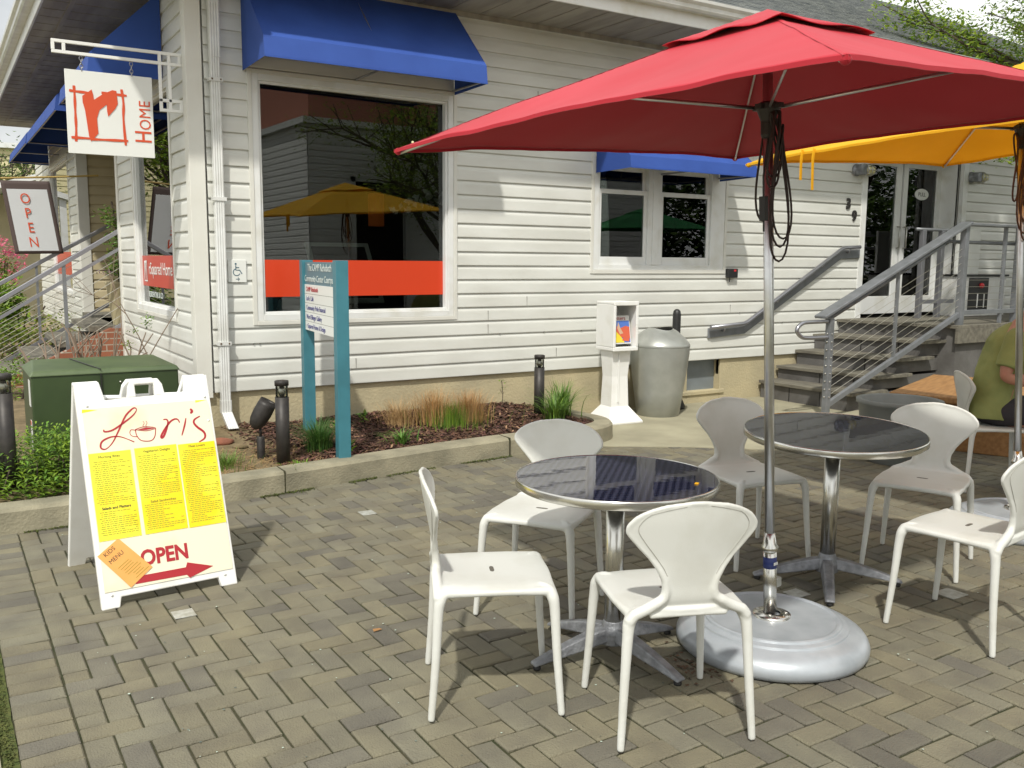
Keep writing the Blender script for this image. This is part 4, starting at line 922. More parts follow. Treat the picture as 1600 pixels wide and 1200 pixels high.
# ================================================================== HANGING SIGNS ON THE HOUSE
hs = thing('hanging_sign', 'white square sign with red r and HOME, hanging from a bracket at the corner', 'sign')
Y0 = .085; b = .022
mb = MB()
def hb(x0, x1, z): mb.box((x0, Y0, z-b/2), (x1, Y0+.022, z+b/2))
def vb(x, z0, z1): mb.box((x-b/2, Y0, z0), (x+b/2, Y0+.022, z1))
hb(-.925, -.035, 3.066); hb(-.925, -.035, 2.992); vb(-.915, 3.003, 3.055); vb(-.845, 3.003, 3.055); vb(-.193, 2.66, 2.981); vb(-.126, 2.66, 2.981); vb(-.193, 3.003, 3.055); vb(-.126, 3.003, 3.055); vb(-.05, 3.003, 3.055)
hb(-.204, -.035, 2.650); hb(-.204, -.035, 2.722); vb(-.046, 2.661, 2.711)
mb.build('bracket', M['white'], hs, bevel=.002)
MB().box((-.849, Y0+.006, 2.288), (-.255, Y0+.018, 2.878)).build('panel', M['signwhite'], hs, bevel=.002)
mb = MB()
for x in (-.735, -.395):
    for k, (z, ax_) in enumerate(((2.962, 0), (2.934, 1), (2.908, 0), (2.886, 1))):
        mb.tube([(x+(.011*math.cos(a*.785) if not ax_ else 0), Y0+.012+(.011*math.cos(a*.785) if ax_ else 0), z+.017*math.sin(a*.785)) for a in range(9)], .0032, 6)
mb.build('chain', M['galv'], hs, True)
ST = frame((0, Y0+.005, 0), (1, 0, 0), (0, 0, 1)); mb = MB()
mb.prism([(-.676, 2.75), (-.667, 2.717), (-.663, 2.678), (-.602, 2.724), (-.535, 2.759), (-.508, 2.756), (-.501, 2.665), (-.519, 2.629), (-.571, 2.567), (-.577, 2.601), (-.578, 2.652), (-.629, 2.607), (-.648, 2.549), (-.646, 2.48), (-.643, 2.441), (-.696, 2.379), (-.708, 2.418), (-.719, 2.531), (-.726, 2.599), (-.739, 2.654), (-.74, 2.699), (-.704, 2.725)], .001, .003, ST)
mb.build('logo_letter', M['orangered'], hs)
mb = MB()
for L_ in ([(-.792, 2.766), (-.790, 2.694), (-.791, 2.581), (-.791, 2.469), (-.796, 2.372)], [(-.825, 2.729), (-.775, 2.726), (-.70, 2.724)], [(-.61, 2.733), (-.52, 2.731), (-.437, 2.729)], [(-.472, 2.771), (-.462, 2.669), (-.467, 2.553), (-.459, 2.368)], [(-.826, 2.400), (-.70, 2.400)], [(-.69, 2.396), (-.6, 2.398), (-.441, 2.402)]):
    P = smooth_pts([(a, c, 0) for a, c in L_], 5); ribbon(mb, P, [.017+.003*math.sin(i*1.1) for i in range(len(P))], ST, .001+.0006*len(mb.f)/20)
mb.build('logo_frame', M['orangered'], hs)
HT = ST @ Matrix.Translation((-.276, 2.392, .0015)) @ Matrix.Rotation(R(90), 4, 'Z')
text('H', .165, HT, M['orangered'], 'lettering', hs, sx=.8, bold=.0015); text('OME', .115, HT @ Matrix.Translation((.098, .0, 0)), M['orangered'], 'lettering', hs, sx=.86, sp=1.06)

fl = thing('open_flag', 'white cloth banner with dark border and thin red OPEN, by the porch', 'banner')
FT = frame((-.93, 4.6, 1.57), (1, 0, .02), (-.13, 0, 1)) @ Matrix.Rotation(R(-4), 4, 'Y')
mb = MB()
def wav(a, b_, z=0): return FT @ Vector((a, b_, z+.005*math.sin(a*9+b_*4)))
mb.grid(lambda u, v: wav(-.0+.50*u, .83*v), 14, 20); o = mb.build('cloth', M['flagedge'], fl, True); s_ = o.modifiers.new('t', 'SOLIDIFY'); s_.thickness = .002
mb = MB(); mb.grid(lambda u, v: wav(.045+.41*u, .035+.70*v, .003), 14, 20); mb.build('white_field', M['flag'], fl, True)
for i, ch in enumerate('OPEN'):
    text(ch, .165, FT @ Matrix.Translation((.215, .575-.165*i, .0105)), M['orangered'], 'lettering', fl, sx=.8, align='CENTER')
MB().tube([(-1.03, 4.6, 2.415), (-.45, 4.6, 2.46), (-.01, 4.6, 2.50)], .011, 8).build('pole', M['bamboo'], fl)

# accessibility sign
ac = thing('access_sign', 'small white wheelchair sign with an arrow, on the siding beside the downspout', 'sign')
MB().box((.232, -.034, 1.352), (.378, -.027, 1.530)).build('plate', M['signwhite'], ac, bevel=.003)
AT2 = frame((.305, -.035, 1.44), (1, 0, 0), (0, 0, 1)); mb = MB(); w = .007
ribbon(mb, [(-.012, .045), (-.012, .008), (.018, .008), (.036, -.022)], w, AT2); ribbon(mb, [(-.012, .028), (.014, .028)], w, AT2)
ribbon(mb, [(-.006+.027*math.cos(R(a)), -.008+.027*math.sin(R(a))) for a in range(110, 345, 15)], .006, AT2); mb.prism([(-.012+.008*math.cos(a*.785), .057+.008*math.sin(a*.785)) for a in range(8)], 0, .001, AT2)
ribbon(mb, [(-.014, -.062), (.014, -.062)], .004, AT2); ribbon(mb, [(.003, -.050), (.015, -.062), (.003, -.074)], .004, AT2); mb.build('symbol', M['tealink'], ac)
MB().box((5.655, -.075, 1.375), (5.80, -.022, 1.475)).build('timer_box', M['black'], tb := thing('outlet_timer', 'small black timer box on the siding by the lower corner of the sash windows', 'timer'), bevel=.008)
MB().box((5.735, -.079, 1.445), (5.765, -.0755, 1.465)).build('red_switch', M['redpl'], tb); MB().tube([(5.70, -.05, 1.376), (5.70, -.045, 1.33)], .005, 6).build('wire', M['black'], tb)

# wall lamps
def wall_lamp(x, z, label):
    l = thing('wall_lamp', label, 'lamp', (x, -.025, z), 0, 'caged bulkhead lamps beside the doors')
    MB().lathe([(.075, 0), (.075, .02), (.055, .035), (.055, .06)], 24, T=Matrix.Rotation(R(90), 4, 'X')).box((-.05, -.13, -.06), (.05, -.03, .06)).build('back_box', M['castalu'], l, bevel=.01)
    T = Matrix.Translation((.05, -.08, 0)) @ Matrix.Rotation(R(90), 4, 'Y')
    MB().lathe([(.055, 0), (.058, .02), (.056, .13), (.04, .165), (.01, .178)], 24, T=T).build('glass_jar', M['lampglass'], l, True)
    mb = MB()
    for a in range(4):
        t = a*math.pi/4; c, s_ = math.cos(t), math.sin(t); mb.tube([T @ Vector(q) for q in ((.066*c, .066*s_, 0), (.068*c, .068*s_, .12), (.045*c, .045*s_, .175), (0, 0, .192), (-.045*c, -.045*s_, .175), (-.068*c, -.068*s_, .12), (-.066*c, -.066*s_, 0))], .0055, 6)
    mb.tube([T @ Vector((.07*math.cos(a*.524), .07*math.sin(a*.524), .07)) for a in range(13)], .0055, 6); mb.tube([T @ Vector((.066*math.cos(a*.524), .066*math.sin(a*.524), .005)) for a in range(13)], .009, 6)
    mb.build('cage', M['steel'], l, True)
wall_lamp(7.76, 2.66, 'caged bulkhead lamp left of the glass doors, above the number 39')
wall_lamp(10.14, 2.70, 'caged bulkhead lamp right of the glass doors')

# ================================================================== DIRECTORY SIGN
dr = thing('directory_sign', 'teal two-post courtyard directory with a white list of tenants, in the mulch bed', 'sign')
dd = Vector((.1, .995, 0)).normalized(); dn = Vector((.656, -1.33, 0)); df = dn+dd*.97
DX = frame(dn, dd, Vector((0, 0, 1)).cross(dd))
mb = MB(DX); mb.box((-.044, -.044, .05), (.044, .044, 1.532)); mb.build('post', M['teal'], dr, bevel=.003)
mb = MB(DX); mb.box((.926, -.044, .05), (1.014, .044, 1.532)); mb.build('post', M['teal'], dr, bevel=.003)
MB(DX).box((.045, -.012, .99), (.925, .020, 1.518)).build('header_panel', M['tealpanel'], dr, bevel=.002)
MB(DX).box((.045, .0205, .99), (.925, .026, 1.345)).build('list_panel', M['signwhite'], dr, bevel=.001)
mb = MB(DX)
for i in range(1, 5): mb.box((.045, .0262, 1.345-.071*i-.001), (.925, .0266, 1.345-.071*i+.001))
mb.build('divider', M['ink'], dr)
LT = frame(df+Vector((0, 0, 0))-Vector((dd.y, -dd.x, 0))*.0275, -dd, (0, 0, 1))
def dt(s, x, z, size, m, al='LEFT', h=0): text(s, size, LT @ Matrix.Translation((x, z, h)), m, 'lettering', dr, align=al)
dt('The CAMP Rehoboth', .475, 1.450, .078, M['letterpale'], 'CENTER', -.005); dt('Community Center Courtyard', .475, 1.368, .070, M['letterpale'], 'CENTER', -.005)
for i, s_ in enumerate(('CAMP Rehoboth', 'Lori\'s Café', 'Community Pride Financial', 'Ward Ellinger Gallery', 'r Squared Home & Design')): dt(s_, .09, 1.345-.071*i-.052, .052, M['redpaint'] if i == 0 else M['inkblue'])

# ================================================================== BED OBJECTS
def bollard(x, y, z0, top, label):
    t = thing('bollard_light', label, 'bollard light', (x, y, z0), 0, 'black bollard lights in the planting bed'); h = top-z0
    MB().lathe([(.047, -.03), (.047, h-.115)], 28).build('post', M['blackmetal'], t, True)
    MB().lathe([(.042, h-.115), (.042, h-.035)], 28, close=False).build('lens', M['lens'], t, True); MB().lathe([(.012, h-.115), (.03, h-.08), (.014, h-.035)], 16).build('reflector', M['steel'], t, True)
    MB().lathe([(.048, h-.035), (.048, h-.004), (.044, h)], 28).build('cap', M['blackmetal'], t, True)
bollard(.242, -1.262, .12, .712, 'black bollard light beside the spotlight, at the left of the teal sign')
bollard(2.856, -.543, .15, .70, 'black bollard light at the right end of the mulch bed, behind grass')
bollard(-1.425, -1.18, .10, .845, 'black bollard light at the left edge of the photo, by the green cabinet')
sp = thing('garden_spotlight', 'black bullet-shaped garden spotlight tilted up, beside the bollard', 'spotlight', (.15, -1.05, .12))
MB().lathe([(.026, -.02), (.028, .0), (.028, .17), (.024, .175)], 20).build('canister', M['blackmetal'], sp, True); MB().tube([(0, 0, .17), (0, 0, .24)], .010, 8).sphere((0, 0, .245), .016, 6).build('knuckle', M['blackmetal'], sp, True)
T = Matrix.Translation((-.035, .0, .255)) @ Matrix.Rotation(R(28), 4, 'Y') @ Matrix.Rotation(R(8), 4, 'X')
MB().lathe([(.02, -.02), (.045, .0), (.060, .04), (.066, .10), (.064, .16), (.060, .20), (.052, .19), (.05, .10)], 26, T=T, close=False).lathe([(.001, .09), (.05, .1)], 20, T=T, close=False).lathe([(.001, -.022), (.02, -.02)], 20, T=T, close=False).build('head', M['blackmetal'], sp, True)

def blades(mb, c, n, h, sp_, lean, cols, w=.004, seg=4):
    for i in range(n):
        a = random.uniform(0, 2*math.pi); r = abs(random.gauss(0, sp_)); x, y = c[0]+r*math.cos(a), c[1]+r*math.sin(a); hh = h*random.uniform(.6, 1.15); l = lean*random.uniform(.2, 1.3)
        d = Vector((math.cos(a+random.gauss(0, .5)), math.sin(a+random.gauss(0, .5)), 0)); s_ = Vector((-d.y, d.x, 0)); k = random.uniform(.65, 1.3); cc = random.choice(cols); cc = tuple(q*k for q in cc); vs = []
        for j in range(seg+1):
            t = j/seg; p = Vector((x, y, c[2]))+d*(l*t*t)+Vector((0, 0, hh*(t-.38*(l/max(h, .01))*t*t*t))); ww = w*(1-t*.9); vs += [p-s_*ww, p+s_*ww]
        n0 = len(mb.v); mb.add(vs, [(2*j, 2*j+1, 2*j+3, 2*j+2) for j in range(seg)]); mb.c[-seg:] = [cc]*seg
def clump(name, c, n, h, sp_, lean, cols, m, label, w=.004, cat='plant', group=None, kind=None):
    mb = MB(); blades(mb, c, n, h, sp_, lean, cols, w); o = mb.build(name, M[m], None); tag(o, label, cat, group); return o
G = [(1, 1, 1), (1.3, 1.1, .8), (.7, .9, .8), (.8, 1, 1.4)]
clump('grass_tuft', (.60, -1.0, .14), 620, .26, .05, .20, [(.55, .75, .8), (.8, .9, .9), (.45, .6, .7)], 'grassg', 'dark green fine grass tuft behind the post of the teal sign', .0028)
mb = MB(); blades(mb, (1.80, -.52, .17), 700, .30, .11, .12, [(1, 1, 1), (1.1, .95, .8)], .0024); blades(mb, (2.12, -.55, .17), 700, .27, .11, .12, [(1, 1, 1), (1.05, .9, .8)], .0024); blades(mb, (1.5, -.45, .17), 380, .22, .10, .12, [(1, 1, 1)], .0024)
tg = thing('dry_grass', 'wide tan ornamental grass, half dried, in the middle of the bed', 'plant'); mb.build('dry_blades', M['grasstan'], tg)
mb = MB(); blades(mb, (1.9, -.62, .16), 650, .19, .19, .05, [(1, 1, .8), (1.5, 1.3, .8)], .0026); mb.build('green_blades', M['grassg'], tg)
clump('daylily', (2.86, -.80, .14), 230, .27, .05, .22, [(1.1, 1.1, 1), (1.4, 1.3, 1), (.8, .9, .9)], 'grassg', 'bright green strappy lily clump at the foot of the right bollard', .0065)
clump('daylily', (3.08, -.58, .14), 230, .34, .05, .23, [(1.1, 1.1, 1), (1.4, 1.3, 1), (.8, .9, .9)], 'grassg', 'tall strappy lily clump at the right tip of the bed', .006)
clump('daylily', (1.24, -1.06, .14), 60, .14, .05, .14, [(1, 1.1, .9), (.8, .95, .9)], 'grassg', 'small lily clump alone in the mulch, right of the teal sign', .007)
clump('grass_tuft', (.32, -1.36, .13), 70, .035, .07, .03, [(1.3, 1.5, .6)], 'grassg', 'low mossy tuft at the kerb by the left bollard', .004)
clump('grass_tuft', (-.13, -1.2, .13), 160, .13, .09, .07, [(1, 1, .7)], 'grassg', 'loose grass tuft at the foot of the downspout', .003)
def leafs(mb, c, R_, n, size, cols, sq=(1, 1, 1), up=.3):
    for i in range(n):
        v = Vector((random.gauss(0, 1), random.gauss(0, 1), random.gauss(0, 1))).normalized()*(random.random()**.45); p = Vector(c)+Vector((v.x*R_*sq[0], v.y*R_*sq[1], v.z*R_*sq[2]))
        a = random.uniform(0, 6.3); d = Vector((math.cos(a), math.sin(a), random.uniform(-.5, .9))).normalized(); s_ = d.cross(Vector((random.gauss(0, .3), random.gauss(0, .3), 1))).normalized(); L = size*random.uniform(.6, 1.3)
        k = random.uniform(.55, 1.45); cc = random.choice(cols); cc = tuple(q*k for q in cc)
        n0 = d.cross(s_)*L*.12
        mb.add([p-d*L*.1, p+d*L*.4+s_*L*.22+n0, p+d*L, p+d*L*.4-s_*L*.22+n0, p+d*L*.4], [(0, 4, 1), (4, 2, 1), (0, 3, 4), (4, 3, 2)]); mb.c[-4:] = [cc]*4
def sprig(name, c, h, n, label, ls=.05):
    t = thing(name, label, 'plant'); mb = MB(); P = [(c[0], c[1], c[2]), (c[0]+.01, c[1], c[2]+h*.5), (c[0]-.005, c[1], c[2]+h)]; MB().tube(P, .004, 5).build('stem', M['bark'], t); leafs(mb, (c[0], c[1], c[2]+h*.7), h*.4, n, ls, G, (.6, .6, 1.2)); mb.build('foliage', M['leaf'], t)
sprig('seedling', (.80, -.90, .14), .16, 40, 'leafy green seedling close to the post of the teal sign'); sprig('seedling', (.76, -1.17, .13), .09, 25, 'tiny yellow-green seedling at the foot of the teal post')
sprig('seedling', (1.22, -.35, .17), .10, 18, 'low seedling by the foundation left of the dry grass'); sprig('weed', (2.72, -.12, .17), .26, 14, 'thin upright weed against the foundation left of the right bollard', .03); sprig('weed', (3.12, -.15, .17), .24, 12, 'thin upright weed against the foundation right of the right bollard', .03)
# left shrubs
mb = MB(); random.seed(11)
def spray(mb, c, h, cols, ls=.05, n=16):      # upright shoot with leaf whorls
    lean = Vector((random.gauss(0, .18), random.gauss(0, .18), 1)).normalized()
    for i in range(n):
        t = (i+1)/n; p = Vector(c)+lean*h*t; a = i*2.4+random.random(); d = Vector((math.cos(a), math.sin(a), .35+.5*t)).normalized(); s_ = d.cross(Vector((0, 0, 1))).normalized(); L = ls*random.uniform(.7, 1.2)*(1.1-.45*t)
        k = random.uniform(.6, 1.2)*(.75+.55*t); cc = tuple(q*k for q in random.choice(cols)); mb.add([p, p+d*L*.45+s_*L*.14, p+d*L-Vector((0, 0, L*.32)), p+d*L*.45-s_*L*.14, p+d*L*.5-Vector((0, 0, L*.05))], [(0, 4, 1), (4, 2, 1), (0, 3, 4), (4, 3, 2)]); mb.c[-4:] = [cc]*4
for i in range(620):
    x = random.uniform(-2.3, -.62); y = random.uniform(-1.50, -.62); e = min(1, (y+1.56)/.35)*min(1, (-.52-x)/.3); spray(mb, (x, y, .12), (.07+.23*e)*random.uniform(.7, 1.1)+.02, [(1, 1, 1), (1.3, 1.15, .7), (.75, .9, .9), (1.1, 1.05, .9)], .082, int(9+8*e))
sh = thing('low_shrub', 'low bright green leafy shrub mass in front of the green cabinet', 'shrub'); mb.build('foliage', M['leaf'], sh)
mb = MB()
for i in range(60): x = random.uniform(-2.2, -.7); y = random.uniform(-1.4, -.7); mb.tube([(x, y, .1), (x+random.gauss(0, .03), y+random.gauss(0, .03), .3)], .004, 4)
mb.build('stem', M['bark'], sh)

def twigs(mb, p, d, L, r, depth, sp_=.5):
    q = p+d*L; mid = p+d*L*.5+Vector((random.gauss(0, L*.05),)*3); mb.tube([p, mid, q], [r, r*.88, r*.75], 6)
    if depth == 0: return
    for k in range(random.choice((2, 2, 3))):
        nd = (d+Vector((random.gauss(0, sp_), random.gauss(0, sp_), random.gauss(.12, sp_*.6)))).normalized(); twigs(mb, q, nd, L*random.uniform(.6, .9), r*.7, depth-1, sp_)
random.seed(21)
for i, (x, y, h, lb) in enumerate(((-.95, .75, .28, 'leftmost bare pruned shrub, nearest the stair rail'), (-.72, .85, .30, 'bare pruned branches rising behind the middle of the green cabinet'), (-.52, .75, .30, 'bare forked branches right of the middle behind the green cabinet'))):
    t = thing('bare_shrub', lb, 'shrub', group='pruned bare shrubs behind the cabinet'); mb = MB()
    for k in range(3): twigs(mb, Vector((x+random.gauss(0, .05), y+random.gauss(0, .06), .10)), Vector((random.gauss(0, .22), random.gauss(0, .2), 1)).normalized(), h*random.uniform(1.1, 1.4), .013, 2, .42)
    mb.build('branches', M['twig'], t)
t = thing('sapling', 'thin sapling with a few green leaves against the side wall, behind the cabinet', 'shrub'); mb = MB(); twigs(mb, Vector((-.30, .62, .1)), Vector((.05, 0, 1)).normalized(), .62, .007, 3, .38); mb.build('branches', M['twig'], t)
mb = MB(); leafs(mb, (-.27, .6, 1.02), .055, 40, .035, G, (1, 1, 1.3)); leafs(mb, (-.42, .62, .82), .05, 22, .03, [(1.3, 1.1, .8)]); leafs(mb, (-.38, .6, .95), .04, 16, .03, G); mb.build('foliage', M['leaf'], t)

# rocks by the downspout
for i, (x, y, r) in enumerate(((.0, -.55, .06), (.10, -.72, .035))):
    mb = MB(); mb.sphere((0, 0, 0), r, 6, (1.7, 1.1, .55)); o = mb.build('garden_rock', M['brick'] if i == 0 else M['drysoil'], None, True)
    for v in o.data.vertices: v.co *= 1+.25*noise.noise(v.co*20)
    o.location = (x, y, bed_z(x, y)+.01); tag(o, ('reddish flat rock at the foot of the downspout', 'small tan stone beside the spotlight')[i], 'rock')

# utility cabinet
uc = thing('utility_cabinet', 'dark green metal utility cabinet behind the menu board', 'utility box', (0, 0, 0))
x0, x1, y0, y1, z1 = -1.225, -.262, -.45, .22, .765
MB().box((x0, y0, .05), (x1, y1, z1-.03)).build('body', M['util'], uc, bevel=.012)
mb = MB(); mb.add([(x0-.012, y0-.012, z1-.035), (x1+.012, y0-.012, z1-.035), (x1+.012, y1+.012, z1-.03), (x0-.012, y1+.012, z1-.03), (x0+.01, y0+.01, z1), (x1-.01, y0+.01, z1), (x1-.06, y1-.05, z1+.025), (x0+.06, y1-.05, z1+.025)], [(0, 3, 2, 1), (4, 5, 6, 7), (0, 1, 5, 4), (1, 2, 6, 5), (2, 3, 7, 6), (3, 0, 4, 7)]); mb.build('lid', M['utiltop'], uc, bevel=.01)
mb = MB().box((-.79, y0-.016, z1-.22), (-.784, y0-.002, z1-.03)).tube([(-.787, y0-.014, z1), (-.83, y0+.1, z1+.012), (-.92, y1-.12, z1+.026)], .004, 6); mb.build('lock_cable', M['black'], uc)
MB().sphere((-.66, y0-.002, z1-.10), .010, 6).build('bolt', M['steel'], uc, True)
MB().box((x0-.004, y0+.06, .52), (x0-.001, y0+.16, .70)).box((x0-.004, y0+.06, .22), (x0-.001, y0+.14, .42)).build('warning_label', M['signwhite'], uc); MB().box((x0-.005, y0+.07, .39), (x0-.0042, y0+.13, .42)).build('warning_stripe', M['orangered'], uc)

# ================================================================== NEWSPAPER BOX, BIN, POST
nb = thing('newspaper_box', 'white plastic newspaper stand holding a bright magazine, left of the grey bin', 'newspaper box', (3.79, -.47, 0), R(-4))
mb = MB(); W_, D_ = .135, .15
mb.add([(-.20, -.20, 0), (.20, -.20, 0), (.20, .20, 0), (-.20, .20, 0), (-.20, -.20, .02), (.20, -.20, .02), (.20, .20, .02), (-.20, .20, .02), (-.10, -.09, .16), (.10, -.09, .16), (.10, .1, .16), (-.10, .1, .16)], [(0, 3, 2, 1), (0, 1, 5, 4), (1, 2, 6, 5), (2, 3, 7, 6), (3, 0, 4, 7), (4, 5, 9, 8), (5, 6, 10, 9), (6, 7, 11, 10), (7, 4, 8, 11), (8, 9, 10, 11)])
mb.build('foot', M['white'], nb, bevel=.008)
mb = MB(); mb.add([(-.10, -.09, .15), (.10, -.09, .15), (.10, .1, .15), (-.10, .1, .15), (-.09, -.08, .45), (.09, -.08, .45), (.09, .09, .45), (-.09, .09, .45), (-.105, -.10, .70), (.105, -.10, .70), (.105, .11, .70), (-.105, .11, .70)], [(0, 1, 5, 4), (1, 2, 6, 5), (2, 3, 7, 6), (3, 0, 4, 7), (4, 5, 9, 8), (5, 6, 10, 9), (6, 7, 11, 10), (7, 4, 8, 11), (8, 9, 10, 11), (3, 2, 1, 0)])
mb.box((-.035, -.108, .2), (-.025, -.09, .69)).build('pedestal', M['white'], nb, bevel=.006)
mb = MB(); mb.box((-W_, -D_, .70), (W_, D_, .735)).box((-W_, -D_, .735), (-W_+.012, D_, 1.14)).box((W_-.012, -D_, .735), (W_, D_, 1.14)).box((-W_+.012, D_-.012, .735), (W_-.012, D_, 1.14)).box((-W_, -D_, 1.14), (W_, D_, 1.165)).box((-W_-.008, -D_-.012, .70), (W_+.008, -D_, .74)).box((-W_-.008, -D_-.012, 1.13), (W_+.008, -D_, 1.17)).box((-W_-.008, -D_-.012, .74), (-W_+.022, -D_, 1.13)).box((W_-.022, -D_-.012, .74), (W_+.008, -D_, 1.13))
mb.build('bin', M['white'], nb, bevel=.006); MB().box((-.12, .0, .74), (.12, .13, .80)).build('shelf', M['trash'], nb)
mg = thing('magazine', 'magazine with a blue, yellow and red cover standing in the newspaper box', 'magazine', (3.79, -.47, 0), R(-4))
MT = Matrix.Translation((0, -.10, .765)) @ Matrix.Rotation(R(-10), 4, 'X')
MB(MT).box((-.10, 0, 0), (.105, .02, .27)).build('pages', M['signwhite'], mg)
MB(MT).box((-.092, -.002, .012), (.097, -.0002, .22)).build('cover_blue', M['magblue'], mg)
mb = MB(MT); F2 = frame((0, -.0025, 0), (1, 0, 0), (0, 0, 1)); mb.prism([(-.092, .012), (.03, .012), (-.05, .13), (-.092, .12)], 0, .001, F2); mb.build('cover_yellow', M['magyellow'], mg)
mb = MB(MT); mb.prism([(-.06, .12), (.0, .06), (.095, .05), (.095, .16), (.05, .17), (-.01, .15), (-.05, .17)], .001, .002, F2).prism([(.0, .03), (.08, .02), (.09, .05), (.02, .06)], .0, .0012, F2); mb.build('cover_red', M['magred'], mg)
mb = MB(MT); mb.prism([(-.03, .21), (-.01, .15), (.02, .10), (-.02, .09), (-.045, .15)], .002, .003, F2); mb.build('cover_figure', M['magtan'], mg)
text('Letters', .052, MT @ F2 @ Matrix.Translation((-.092, .228, 0)), M['redpaint'], 'lettering', mg)

tr = thing('litter_bin', 'grey-green metal bin with a sloping shoulder, right of the newspaper stand', 'bin', (4.43, -.37, 0))
MB().lathe([(.205, 0), (.215, .006), (.250, .25), (.285, .5), (.302, .655), (.303, .70)], 56, close=False).lathe([(.001, .002), (.2, .002)], 30, close=False).build('body', M['trash'], tr, True)
mb = MB(); mb.lathe([(.303, .702), (.306, .712), (.300, .728), (.25, .79), (.18, .862), (.13, .885), (.125, .89)], 56, close=False); 
for i in range(len(mb.v)):
    v = mb.v[i]
    if v.z > .85: v.z -= .035*(v.y/.15)**2 if abs(v.x) < .3 else 0
mb.build('lid', M['trash'], tr, True); MB().lathe([(.001, .83), (.128, .83)], 30, close=False).build('opening', M['black'], tr)
MB().sphere((-.02, -.292, .635), .008, 5).build('screw', M['steel'], tr, True)
sr = thing('cigarette_receptacle', 'tall black rounded post of a cigarette receptacle behind the grey bin', 'ashtray', (4.84, -.16, 0))
MB().lathe([(.115, 0), (.118, .03), (.085, .10), (.06, .3), (.05, .55), (.045, .62)], 28).build('foot', M['black'], sr, True); MB().lathe([(.043, .60), (.043, 1.0), (.036, 1.035), (.018, 1.052), (.001, 1.055)], 28, close=False).build('stack', M['black'], sr, True)

# ================================================================== STEPS, DECK, RAILS (right)
st = thing('entrance_steps', 'weathered grey timber steps and landing up to the glass doors', 'steps')
XL = [6.25, 6.53, 6.84, 7.14]; XR = [6.25, 6.66, 7.04, 7.44]; ZS = [.205, .36, .53, .705]; DZ = .872
for k in range(4):
    z = ZS[k]; zp_ = ZS[k-1] if k else 0
    MB().prism([(XL[k], -.027), (XR[k], -1.30), (XR[k]+.60, -1.30), (XL[k]+.55, -.027)], z-.036, z).build('tread', M['decking'], st, bevel=.004)
    MB().prism([(XL[k]+.035, -.03), (XR[k]+.035, -1.22), (XR[k]+1.4, -1.22), (XL[k]+1.2, -.03)], zp_-.002 if k else 0, z-.037).build('riser', M['riser'], st)
    mb = MB()
    for j in range(2):
        y = -.45-.42*j-.13*(k % 2); x = XL[k]+.034+(XR[k]-XL[k])*(-y/1.27); mb.box((x-.004, y-.004, zp_+.003), (x+.006, y+.004, z-.04))
    mb.build('riser_joint', M['black'], st)
mb = MB()
for j in range(9):
    y0, y1 = -.03-.158*j, -.03-.158*(j+1)+.006; xa = 7.56+.03*j; mb.box((xa, max(y1, -1.45), DZ-.036), (14.4, y0, DZ))
mb.build('landing_boards', M['decking'], st, bevel=.003)
MB().prism([(7.60, -.03), (7.86, -1.40), (14.4, -1.40), (14.4, -.03)], 0, DZ-.037).build('landing_skirt', M['riser'], st)
MB().box((7.8, -1.455, DZ-.20), (14.4, -1.42, DZ-.037)).build('landing_fascia', M['decking'], st, bevel=.003)
mb = MB()
for k in range(3):
    pass
rl = thing('cable_railing', 'grey stair railing with flat cap and slanting steel cables beside the steps', 'railing')
YR = -1.37; SL = .417
MB().box((5.735, YR-.03, 0), (5.795, YR+.03, 1.0)).build('post', M['railpaint'], rl, bevel=.003)
MB().box((6.785, YR-.015, .53), (6.815, YR+.015, 1.49)).build('baluster', M['railpaint'], rl, bevel=.002)
MB().box((7.90, YR-.035, DZ), (7.97, YR+.035, 1.96)).build('post', M['railpaint'], rl, bevel=.003)
for x in (8.73, 10.1, 11.5): MB().box((x-.018, YR-.018, DZ), (x+.018, YR+.018, 1.975)).build('post', M['railpaint'], rl, bevel=.003)
MB().box((9.02, YR-.05, DZ), (9.12, YR+.05, 1.975)).build('post', M['railpaint'], rl, bevel=.003)
def bar(mb, a, b, w, h):
    a, b = Vector(a), Vector(b); d = (b-a).normalized(); s_ = Vector((0, 0, 1)).cross(d).normalized()*w/2; u_ = d.cross(s_).normalized()*h/2
    mb.add([a-s_-u_, a+s_-u_, a+s_+u_, a-s_+u_, b-s_-u_, b+s_-u_, b+s_+u_, b-s_+u_], [(0, 3, 2, 1), (4, 5, 6, 7), (0, 1, 5, 4), (1, 2, 6, 5), (2, 3, 7, 6), (3, 0, 4, 7)])
mb = MB(); bar(mb, (5.61, YR, 1.015), (7.97, YR, 1.015+SL*2.36), .14, .032); mb.box((7.93, YR-.07, 1.965), (13.5, YR+.07, 1.997)); mb.build('cap_rail', M['railpaint'], rl, bevel=.008)
mb = MB(); bar(mb, (5.79, YR, .135), (7.92, YR, .135+.402*2.13), .04, .055); mb.box((7.97, YR-.02, .985), (13.5, YR+.02, 1.035)); mb.build('bottom_rail', M['railpaint'], rl, bevel=.003)
mb = MB(); mb.tube([(5.80, YR+.08, .97), (7.78, YR+.08, .97+SL*1.98), (7.90, YR+.08, 1.79), (13.5, YR+.08, 1.78)], .020, 10)
for x in (6.2, 7.0, 7.7): mb.tube([(x, YR+.08, .965+SL*(x-5.80)), (x, YR, 1.0+SL*(x-5.80)), ], .008, 6)
mb.build('grab_rail', M['railpaint'], rl, True)
mb = MB(); mb.tube(smooth_pts([(5.76, YR, .972), (5.46, YR, .972), (5.35, YR, .96), (5.285, YR, .90), (5.35, YR, .835), (5.46, YR, .818), (5.76, YR, .816)], 5), .020, 12); mb.build('return_loop', M['galv'], rl, True)
mb = MB()
